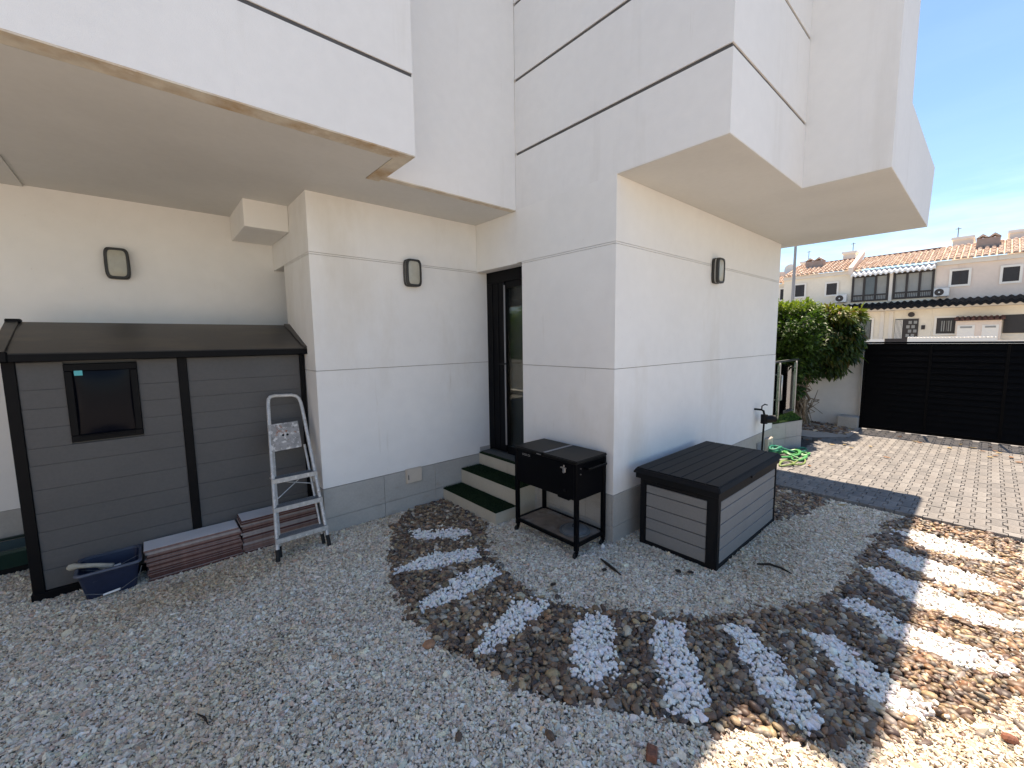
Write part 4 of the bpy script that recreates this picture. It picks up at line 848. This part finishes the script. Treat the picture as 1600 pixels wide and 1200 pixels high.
# right plant with long hanging leaves
lt = thing('small_tree', 'small tree with long drooping dark leaves and yellow orange top', 'tree', (9.55, 2.35, 0))
bl2 = clumps(9.45, 2.02, 1.62, .52, .62, .62, 60, .17, 11)+clumps(9.45, 1.98, 2.12, .55, .62, .12, 26, .13, 12)
def topor(P, c):
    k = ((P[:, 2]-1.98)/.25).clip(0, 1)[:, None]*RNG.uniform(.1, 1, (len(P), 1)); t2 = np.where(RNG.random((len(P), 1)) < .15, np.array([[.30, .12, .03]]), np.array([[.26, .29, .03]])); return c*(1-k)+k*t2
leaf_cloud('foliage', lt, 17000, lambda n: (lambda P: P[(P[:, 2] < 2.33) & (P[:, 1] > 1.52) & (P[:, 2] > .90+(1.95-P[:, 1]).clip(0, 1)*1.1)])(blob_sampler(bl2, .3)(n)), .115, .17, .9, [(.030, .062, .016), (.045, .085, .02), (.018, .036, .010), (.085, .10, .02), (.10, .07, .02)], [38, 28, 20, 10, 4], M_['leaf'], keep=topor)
MB().tube([(9.75, 2.42, .02), (9.72, 2.40, .5), (9.62, 2.3, 1.0), (9.5, 2.15, 1.5)], [.05, .045, .04, .03], 9).tube([(9.68, 2.34, .8), (9.5, 2.0, 1.3), (9.4, 1.8, 1.8)], [.03, .025, .015], 7).tube([(9.66, 2.33, .9), (9.6, 2.5, 1.4), (9.3, 2.4, 1.9)], [.03, .02, .012], 7).build('trunk', M_['bark'], lt, smooth=True)
# hedge seen through the house
hb = thing('rear_hedge', 'sunlit green hedge seen through the glass door', 'hedge', (9, 9.2, 0))
leaf_cloud('foliage', hb, 9000, blob_sampler(clumps(9.0, 9.5, 1.9, .8, 1.1, .9, 40, .3, 21)), .10, .25, .2, [(.09, .20, .03), (.14, .30, .05), (.22, .34, .07)], [40, 40, 20], M_['leaf'])

w = MB().box(8.0, 8.15, 6.5, 12, 0, 1.18).build('low_garden_wall', M_['bwall']); setp(w, 'low pale wall under the hedge seen through the glass door', 'wall')
# ------------------------------------------------------------------ small litter
def twig(pts, r, label, name='fallen_twig', m='twig'):
    o = MB().tube(pts, r, 6).build(name, M_[m], smooth=True); setp(o, label, 'twig')
twig([(2.60, 1.93, .012), (2.56, 1.84, .022), (2.54, 1.76, .018), (2.525, 1.69, .010)], [.005, .012, .010, .004], 'dark curved twig on the gravel in front of the cooler cart')
twig([(3.42, 1.07, .012), (3.47, 1.0, .020), (3.48, .93, .018), (3.465, .855, .010)], [.006, .009, .008, .004], 'knobbly dark twig on the gravel right of the deck box')
twig([(.05, 2.36, .010), (.075, 2.30, .018), (.085, 2.25, .010)], [.003, .006, .002], 'short dark twig on the pale gravel at lower left')
M_['dleaf'] = mat('dry_dark_leaf', (.035, .027, .02), .8, nz=(60, .3)); M_['bleaf'] = mat('dry_brown_leaf', (.26, .13, .06), .8, nz=(60, .3)); M_['yleaf'] = mat('dry_tan_leaf', (.38, .28, .13), .8, nz=(60, .3))
for (x, y, a, lb) in ((2.47, 1.80, .4, 'dark curled leaf beside the curved twig'), (2.86, 1.42, 1.2, 'dark curled leaf on the gravel before the deck box'), (2.91, 1.35, 2.5, 'second dark leaf just right of the one before the deck box'), (2.05, 1.93, .2, 'dark leaf at the inner edge of the pebble path')):
    o = leafmesh((x, y, .012), .055, .021, a, M_['dleaf'], 'fallen_leaf', ''); setp(o, lb, 'leaf', 'leaves fallen on the gravel')
lf = [(5.10, .87), (7.9, 1.28), (7.93, 1.52), (8.06, 1.39), (9.14, .07), (8.98, -.03), (8.99, -.18), (8.78, -.29), (9.08, .68), (9.02, .63), (7.6, .84), (8.0, 1.86), (8.25, 1.75), (8.6, -.1), (8.9, .3), (9.2, -.4), (8.5, -.35), (9.3, .2), (8.75, -.15), (9.1, -.15), (9.4, -.1), (9.35, .9), (8.2, 1.1), (6.4, 1.45)]
for i, (x, y) in enumerate(lf):
    o = leafmesh((x, y, .063), random.uniform(.06, .10), .022, random.random()*6, M_[random.choice(['bleaf', 'yleaf'])], 'fallen_leaf', '')
    near_gate = x > 8.45
    lab = {0: 'dry brown leaf lying just past the end of the house shadow', 10: 'dry brown leaf alone in the middle of the sunlit driveway', 11: 'dry leaf on the paving at the corner of the turfed step', 23: 'dry leaf on the pavers between the hose and the deck box'}.get(i)
    if lab: setp(o, lab, 'leaf')
    else: setp(o, 'dry brown leaf on the pavers close to the black gate' if near_gate else 'dry brown leaf on the open pavers between the step and the gate', 'leaf', 'dry leaves near the gate' if near_gate else 'dry leaves between the step and the gate')
def rock(c, s, m, label, seed):
    v, f = ico(2, .5, seed); V = v*np.array(s); o = MB().add([tuple(x) for x in V], [tuple(int(i) for i in q) for q in f]).build('loose_stone', m, smooth=False, bevel=0); o.location = c; o.rotation_euler = (0, 0, seed); setp(o, label, 'stone')
M_['rockb'] = mat('brown_stone', (.12, .075, .05), .7, nz=(40, .3), bump=(80, .3)); M_['rockr'] = mat('red_brick_fragment', (.22, .085, .05), .85, nz=(50, .3), bump=(120, .5)); M_['rockd'] = mat('dark_stone', (.06, .05, .042), .7, nz=(40, .3)); M_['rocko'] = mat('orange_pebble', (.34, .17, .09), .6, nz=(40, .3))
b = MB().box(-.030, .030, -.022, .022, -.012, .024).build('brick_fragment', M_['rockr'], bevel=.005); b.location = (1.467, .82, .012); b.rotation_euler = (.1, .05, .5); setp(b, 'small squarish red brick fragment on the gravel near the sunlit patch', 'brick fragment')
rock((1.10, 2.02, .012), (.034, .027, .022), M_['rocko'], 'orange brown pebble on gravel just outside the path', 3)
rock((1.214, 1.171, .010), (.023, .02, .016), M_['rockb'], 'round brown stone alone on the gravel at bottom centre', 5)
rock((.913, 1.434, .008), (.018, .014, .013), M_['rockb'], 'small brown stone left of the round one on gravel', 7)
rock((2.681, -.176, .012), (.034, .026, .02), M_['rockr'], 'reddish stone on sunlit gravel at lower right corner', 9)

# ------------------------------------------------------------------ terraced houses across the street
XF = 40.0; KS = XF/24
def HY(y): return y*KS
def HZ(z): return 1.75+(z-1.75)*KS
def roof_tiles(name, parent, ya, yb, ze, zr, xe, xr_, m='rtile', sp_=.30, rows=9, kind='stuff'):
    b = MB(); nc = max(2, int(round((yb-ya)/sp_))); w = (yb-ya)/nc
    for j in range(rows):
        u0, u1 = j/rows, (j+1.12)/rows
        xa, xb = xe+(xr_-xe)*u0, xe+(xr_-xe)*min(u1, 1); za, zb = ze+(zr-ze)*u0, ze+(zr-ze)*min(u1, 1)
        for i in range(nc):
            yc = ya+(i+.5)*w+random.uniform(-.008, .008); n = 4; r0, r1 = w*.40, w*.34; vs = []
            for k in range(n+1): q = math.pi*k/n; vs.append((xa-.02, yc+r0*math.cos(q), za+r0*.9*math.sin(q)+.035))
            for k in range(n+1): q = math.pi*k/n; vs.append((xb, yc+r1*math.cos(q), zb+r1*.8*math.sin(q)))
            b.add(vs, [(k, k+1, n+2+k, n+1+k) for k in range(n)]+[tuple(range(n+1))])
    b.add([(xe, ya, ze), (xe, yb, ze), (xr_, yb, zr), (xr_, ya, zr)], [(0, 1, 2, 3)])
    return b.build(name, M_[m], parent, kind=kind)
def window(parent, ya, za, yb, zb, x=XF, fill='hdark', surround='htrim', bars=2, t=.06, sw=.12, curtain=False):
    """y24/z24 facade coordinates, top-left and bottom-right"""
    y1, y0, z1, z0 = HY(ya), HY(yb), HZ(za), HZ(zb)
    if surround: MB().box(x-.03, x, y0-sw, y1+sw, z0-sw, z0).box(x-.03, x, y0-sw, y1+sw, z1, z1+sw).box(x-.03, x, y0-sw, y0, z0, z1).box(x-.03, x, y1, y1+sw, z0, z1).build('window_surround', M_[surround], parent)
    f = MB().box(x-.02, x+.04, y0, y1, z0, z0+t).box(x-.02, x+.04, y0, y1, z1-t, z1).box(x-.02, x+.04, y0, y0+t, z0+t, z1-t).box(x-.02, x+.04, y1-t, y1, z0+t, z1-t)
    for k in range(1, bars): yy = y0+(y1-y0)*k/bars; f.box(x-.02, x+.04, yy-t/2, yy+t/2, z0+t, z1-t)
    fo = f.build('window', M_['hframe'], parent)
    MB().box(x+.0, x+.02, y0+t, y1-t, z0+t, z1-t).build('pane', M_[fill], fo)
    if curtain:
        c = MB()
        for k in range(5): yy = y0+(y1-y0)*(.2+.12*k); c.box(x-.004, x-.001, yy, yy+.05, z0+.15, z1-.2)
        c.build('grille', M_['blind'], fo)
    return fo
def chimney(parent, ya, yb, z0, z1, x):
    y1, y0 = ya, yb; zc = z1-.28; b = MB().box(x-.35, x+.35, y0, y1, z0-.4, zc); c = b.build('chimney', M_['chim'], parent)
    for k in range(2):
        a = y0+(y1-y0)*k/2; e_ = y0+(y1-y0)*(k+1)/2; m_ = (a+e_)/2
        MB().add([(x-.42, a-.02, zc+.03), (x-.42, m_, z1), (x-.42, e_+.02, zc+.03), (x+.42, a-.02, zc+.03), (x+.42, m_, z1), (x+.42, e_+.02, zc+.03), (x-.42, a+.1, zc+.03), (x-.42, m_, z1-.14), (x-.42, e_-.1, zc+.03), (x+.42, a+.1, zc+.03), (x+.42, m_, z1-.14), (x+.42, e_-.1, zc+.03)],
                 [(0,1,7,6),(1,2,8,7),(0,3,4,1),(1,4,5,2),(6,7,10,9),(7,8,11,10),(3,9,10,4),(4,10,11,5)]).build('chimney_cowl', M_['rtile'], c)
hR = thing('terraced_house', 'pinkish end house with two small upper windows and porch doors', 'house', (XF, -3, 0), 0, 'terraced houses across the street')
hM = thing('terraced_house', 'cream terraced house with two wide glazed upper windows', 'house', (XF, HY(3), 0), 0, 'terraced houses across the street')
hL = thing('terraced_house', 'cream terraced house with two small upper windows behind the lamp pole', 'house', (XF, HY(5.6), 0), 0, 'terraced houses across the street')
hF = thing('terraced_house', 'partly hidden cream house at the far left with white balustrade', 'house', (XF+1, HY(8), 0), 0, 'terraced houses across the street')
def prt(name, m, mb, p, **k): return mb.build(name, M_[m], p, **k)
yR0, yR1 = -16., HY(1.64); yM1 = HY(4.29); yL1 = HY(6.95); yF1 = 34.
zc = HZ(2.82)
for p, a, b, mm in ((hR, yR0, yR1-.004, 'hwallp'), (hM, yR1, yM1-.004, 'hwall'), (hL, yM1, yL1, 'hwall')):
    prt('wall', mm, MB().box(XF+.04, XF+9, a, b, HZ(2.84), HZ(4.60)), p); prt('ground_floor_wall', 'hwall', MB().box(XF+.04, XF+9, a, b, 0, HZ(2.84)-.004), p)
prt('wall', 'hwall', MB().box(XF+1.3, XF+9, yL1+.004, yF1, 0, HZ(4.45)), hF)
# cornices and roofs
prt('cornice', 'hlight', MB().box(XF-.12, XF+.3, yR0, yR1, HZ(4.47), HZ(4.64)), hR); roof_tiles('roof_tiles', hR, yR0, yR1+.1, HZ(4.65), HZ(4.65)+1.35, XF-.35, XF+3.4)
prt('cornice', 'hlight', MB().box(XF-.12, XF+.3, yM1+.15, yL1, HZ(4.50), HZ(4.66)), hL); roof_tiles('roof_tiles', hL, yM1+.2, yL1, HZ(4.66), HZ(4.66)+1.25, XF-.35, XF+3.4)
roof_tiles('roof_tiles', hM, yR1+.1, yM1-.1, HZ(4.66), HZ(4.66)+1.20, XF-.15, XF+3.2)
prt('gable_wall', 'hwallp', MB().add([(XF-.4, yM1-.08, HZ(4.45)), (XF-.4, yM1+.18, HZ(4.45)), (XF+3.6, yM1+.18, HZ(4.66)+1.5), (XF+3.6, yM1-.08, HZ(4.66)+1.5), (XF-.4, yM1-.08, HZ(4.66)+.18), (XF-.4, yM1+.18, HZ(4.66)+.18), (XF+3.6, yM1+.18, HZ(4.66)+1.9), (XF+3.6, yM1-.08, HZ(4.66)+1.9)], [(0,1,2,3),(4,5,6,7),(0,1,5,4),(1,2,6,5),(2,3,7,6),(3,0,4,7)]), hM)
for p, a, b in ((hR, yR0, yR1), (hM, yR1, yM1), (hL, yM1, yL1)):
    prt('ridge', 'rtiled', MB().tube([(XF+3.45, a+.05, HZ(4.66)+1.30), (XF+3.45, b-.05, HZ(4.66)+1.24)], .10, 8), p)
roof_tiles('roof_tiles', hF, yL1+.05, yF1, HZ(4.45), HZ(4.45)+1.1, XF+1.0, XF+4)
prt('rear_roof_block', 'hwallp', MB().box(XF+3.3, XF+7, HY(6.9), HY(7.9), HZ(4.7), HZ(5.22)), hF)
chimney(hR, HY(.657), HY(.03), 7.5, 8.30, XF+2.3); chimney(hL, HY(6.376), HY(5.647), 7.4, 8.20, XF+2.3)
for p, a, b, zt in ((hR, 1.32, 2.30, 8.62), (hR, -16, -.33, 8.60), (hL, 7.75, 8.55, 8.64), (hL, 10.9, 11.5, 8.30)):
    prt('rooftop_block', 'hlight', MB().box(XF+4, XF+7, a, b, 7.2, zt-.18), p); prt('rooftop_slab', 'htrim', MB().box(XF+3.9, XF+7.1, a-.08, b+.08, zt-.178, zt), p)
# windows
window(hR, 1.191, 4.214, .748, 3.687, curtain=False); window(hR, -.112, 4.183, -.509, 3.664, bars=1)
window(hR, -1.6, 4.18, -2.1, 3.66); window(hL, 6.448, 4.228, 6.066, 3.675); window(hL, 5.201, 4.169, 4.814, 3.653, bars=1)
def bigwin(p, ya, yb, z1, z0, fills):
    Y1, Y0_, Z1, Z0 = HY(ya), HY(yb), HZ(z1), HZ(z0); n = 3; t = .12; zr_ = Z0+(Z1-Z0)*.24
    f = MB().box(XF-.06, XF+.03, Y0_, Y1, Z0, Z0+t).box(XF-.06, XF+.03, Y0_, Y1, Z1-t, Z1)
    for k in range(n+1): yy = Y0_+t/2+(Y1-Y0_-t)*k/n; f.box(XF-.06, XF+.03, yy-t/2, yy+t/2, Z0+t, Z1-t)
    w_ = (Y1-Y0_-t)/n
    for k in range(n): f.box(XF-.05, XF+.02, Y0_+t+w_*k, Y0_+w_*(k+1), zr_-.05, zr_+.05)
    fo = f.build('wide_window', M_['hframe'], p)
    for k in range(n):
        a = Y0_+t+w_*k; b = Y0_+w_*(k+1); MB().box(XF+.0, XF+.015, a, b, zr_+.05, Z1-t).build('pane', M_[fills[k]], fo); MB().box(XF+.0, XF+.015, a, b, Z0+t, zr_-.05).build('pane', M_['hdark'], fo)
        g = MB()
        for q in range(6): yy = a+(b-a)*(q+.5)/6; g.box(XF-.016, XF-.004, yy-.025, yy+.025, Z0+t, zr_-.05)
        g.build('balusters', M_['blind'], fo)
bigwin(hM, 2.895, 1.665, 4.36, 3.265, ['blind', 'blind', 'blind']); bigwin(hM, 4.27, 3.035, 4.37, 3.25, ['blind', 'hpane', 'blind'])
prt('pier', 'hlight', MB().box(XF-.08, XF+.03, HY(2.915), HY(3.015), HZ(3.2), HZ(4.40)), hM)
def corrug(name, m, p, y0, y1, x0, z0, x1, z1, pitch=.26, amp=.06, thick=.02):
    n = int((y1-y0)/pitch*6); vs = []; fs = []
    for i in range(n+1):
        y = y0+(y1-y0)*i/n; h = amp*math.sin(2*math.pi*(y-y0)/pitch); vs += [(x0, y, z0+h), (x1, y, z1+h), (x0, y, z0+h-thick), (x1, y, z1+h-thick)]
    for i in range(n): a = 4*i; fs += [(a, a+4, a+5, a+1), (a+2, a+3, a+7, a+6), (a, a+2, a+6, a+4), (a+1, a+5, a+7, a+3)]
    return MB().add(vs, fs).build(name, M_[m], p)
corrug('corrugated_canopy', 'corr', hM, yR1, yM1, XF-.55, HZ(4.44), XF+.03, HZ(4.60), .28, .07, .16)
prt('canopy_beam', 'hlight', MB().box(XF-.02, XF+.03, yR1, yM1-.01, HZ(4.38), HZ(4.45)), hM)
for p, a, b in ((hR, yR0, yR1), (hM, yR1, yM1), (hL, yM1, yL1)):
    corrug('ground_floor_awning', 'awn', p, a, b, XF-1.3, HZ(2.98), XF+.03, HZ(3.16), .34, .055, .22)
    prt('canopy_slab', 'hlight', MB().box(XF-1.1, XF+.03, a, b, HZ(2.80), HZ(2.90)), p)
# ground floor
dr = MB().box(XF-.03, XF+.03, HY(2.018), HY(2.738), .1, HZ(2.427)).build('front_door', M_['hframe'], hM)
b = MB()
for i in range(5):
    for j in range(2): b.box(XF-.045, XF-.031, HY(2.06)+j*.26+(.1 if i % 2 else 0), HY(2.06)+j*.26+.17+(.1 if i % 2 else 0), HZ(1.5)+i*.3, HZ(1.5)+i*.3+.2)
b.build('door_pane', M_['blind'], dr)
b = MB()
for i in range(6): b.box(XF-.05, XF-.035, HY(2.50)+i*.066, HY(2.50)+i*.066+.04, .15, HZ(2.40))
b.build('white_grille', M_['htrim'], dr)
prt('house_number_sign', 'hframe', MB().box(XF-.02, XF+.03, HY(1.82), HY(1.93), HZ(1.98), HZ(2.15)), hM)
for y in (3.168, 2.879): prt('column', 'hlight', MB().box(XF-.05, XF+.03, HY(y)-.12, HY(y)+.10, .1, HZ(2.78)), hM)
prt('door_lamp', 'hframe', MB().cyl((XF-.08, HY(2.255), HZ(2.60)), (XF+.02, HY(2.255), HZ(2.60)), .17, 16), hM); prt('door_lamp', 'hframe', MB().cyl((XF-.08, HY(3.75), HZ(2.60)), (XF+.02, HY(3.75), HZ(2.60)), .17, 16), hM)
window(hM, 3.95, 2.447, 3.50, 1.2, surround='htrim', bars=2, fill='hpane'); window(hR, 1.498, 2.42, .97, 1.797, surround='htrim', curtain=True); window(hR, -.249, 2.453, -.80, 1.783, surround=None, bars=1)
window(hR, -1.6, 2.45, -2.2, 1.78)
pb = MB().box(XF-.7, XF+.03, HY(-.21), HY(.93), .1, HZ(2.28)).build('meter_cupboard', M_['hwallp'], hR)
for ya, yb in ((.895, .442), (.262, -.15)):
    f = MB().box(XF-.74, XF-.705, HY(yb), HY(ya), .12, HZ(2.10)).build('cupboard_door', M_['htrim'], hR); MB().box(XF-.755, XF-.742, HY(yb)+.12, HY(ya)-.12, HZ(1.99), HZ(2.06)).build('grille', M_['blind'], f)
roof_tiles('porch_roof_tiles', hR, HY(-.30), HY(1.0), HZ(2.27), HZ(2.42), XF-.95, XF-.05, 'rtiled', .24, 2)
prt('balustrade_rail', 'htrim', MB().box(XF+.9, XF+1.0, yL1+.05, yF1, HZ(3.58), HZ(3.63)), hF)
b = MB()
for i in range(40): b.box(XF+.92, XF+.98, yL1+.15+i*.3, yL1+.25+i*.3, HZ(3.2), HZ(3.58))
b.build('balusters', M_['htrim'], hF, kind='stuff'); window(hF, 7.30, 4.17, 7.0, 3.65, x=XF+1.25)
# AC units, wall plate, antennas, dish, pole
def ac(ya, za, yb, zb, label):
    Y1, Y0_, Z1, Z0 = HY(ya), HY(yb), HZ(za), HZ(zb); t = thing('air_conditioner', label, 'air conditioner', (XF-.2, (Y0_+Y1)/2, Z0), 0, 'air conditioners on the far houses')
    MB().box(XF-.36, XF-.005, Y0_, Y1, Z0, Z1).build('casing', M_['ac'], t, bevel=.02); c = (Y0_*.36+Y1*.64); zc_ = (Z0+Z1)/2
    MB().cyl((XF-.361, c, zc_), (XF-.375, c, zc_), (Z1-Z0)*.42, 20).build('fan_grille', M_['hframe'], t); MB().cyl((XF-.376, c, zc_), (XF-.385, c, zc_), .05, 10).build('fan_hub', M_['ac'], t)
    MB().box(XF-.33, XF-.005, Y0_+.1, Y0_+.14, Z0-.06, Z0-.002).box(XF-.33, XF-.005, Y1-.14, Y1-.1, Z0-.06, Z0-.002).build('bracket', M_['pole'], t)
ac(1.646, 3.585, 1.215, 3.265, 'white air conditioner between the glazed windows and the pinkish house window'); ac(4.80, 3.615, 4.40, 3.275, 'white air conditioner left of the wide glazed windows')
def mast(y, z0, z1, x, label): o = MB().cyl((x, y, z0), (x, y, z1), .03, 6).box(x-.02, x+.02, y-.15, y+.15, z1-.12, z1-.08).build('antenna', M_['pole']); setp(o, label, 'antenna', 'rooftop antennas')
mast(10.95, 8.2, 9.15, XF+4, 'thin roof antenna behind the left twin chimney'); mast(7.93, 8.6, 9.3, XF+4, 'thin roof antenna on the middle rooftop block'); mast(2.07, 8.6, 9.3, XF+4, 'thin roof antenna right of the middle roof')
t = MB(); n = 14; vs = [(XF+2.4, HY(7.08), HZ(5.2))]
for i in range(n): q = 2*math.pi*i/n; vs.append((XF+2.2, HY(7.08)+.45*math.cos(q), HZ(5.2)+.45*math.sin(q)))
o = t.add(vs, [(0, 1+i, 1+(i+1) % n) for i in range(n)]).build('satellite_dish', M_['ac'], smooth=True); setp(o, 'round satellite dish on the roof of the far left house', 'satellite dish')
lp = thing('street_lamp', 'thin grey lamp pole rising in front of the cream house', 'street lamp', (16, 4.357, -.03))
MB().tube([(16, 4.357, -.03), (16, 4.357, 2.7), (16, 4.357, 6.2)], [.055, .05, .03], 10).build('pole', M_['pole'], lp, smooth=True)
MB().tube([(16, 4.357, 6.2), (16, 4.5, 6.4), (16, 5.0, 6.5)], .03, 8).build('arm', M_['pole'], lp, smooth=True); MB().box(15.9, 16.1, 4.9, 5.4, 6.44, 6.54).build('lamp_head', M_['pole'], lp, bevel=.02)
# front walls of the far houses
fx = 35.0; k = fx/24
w = MB().box(fx, fx+.2, -.11*k, 2.313*k, 0, 1.585).build('front_garden_wall', M_['htrim']); setp(w, 'low white front wall with tiled coping before the middle house', 'wall')
roof_tiles('coping_tiles', w, -.11*k, 2.313*k, 1.587, 1.62, fx-.02, fx+.22, 'corr', .15, 1)
w = MB().box(fx, fx+.2, 3.05*k, 12, 0, 1.52).build('front_garden_wall', M_['htrim']); setp(w, 'low white front wall left of the dark street gate', 'wall')
w = MB().box(fx+.05, fx+.12, 2.33*k, 3.03*k, .05, 1.56).build('street_gate', M_['hframe']); setp(w, 'dark solid street gate before the cream house door', 'gate')
w = MB().box(fx, fx+.2, -20, -.13*k, 0, 1.40).build('front_garden_wall', M_['htrim']); setp(w, 'long low white front wall before the pinkish house', 'wall')
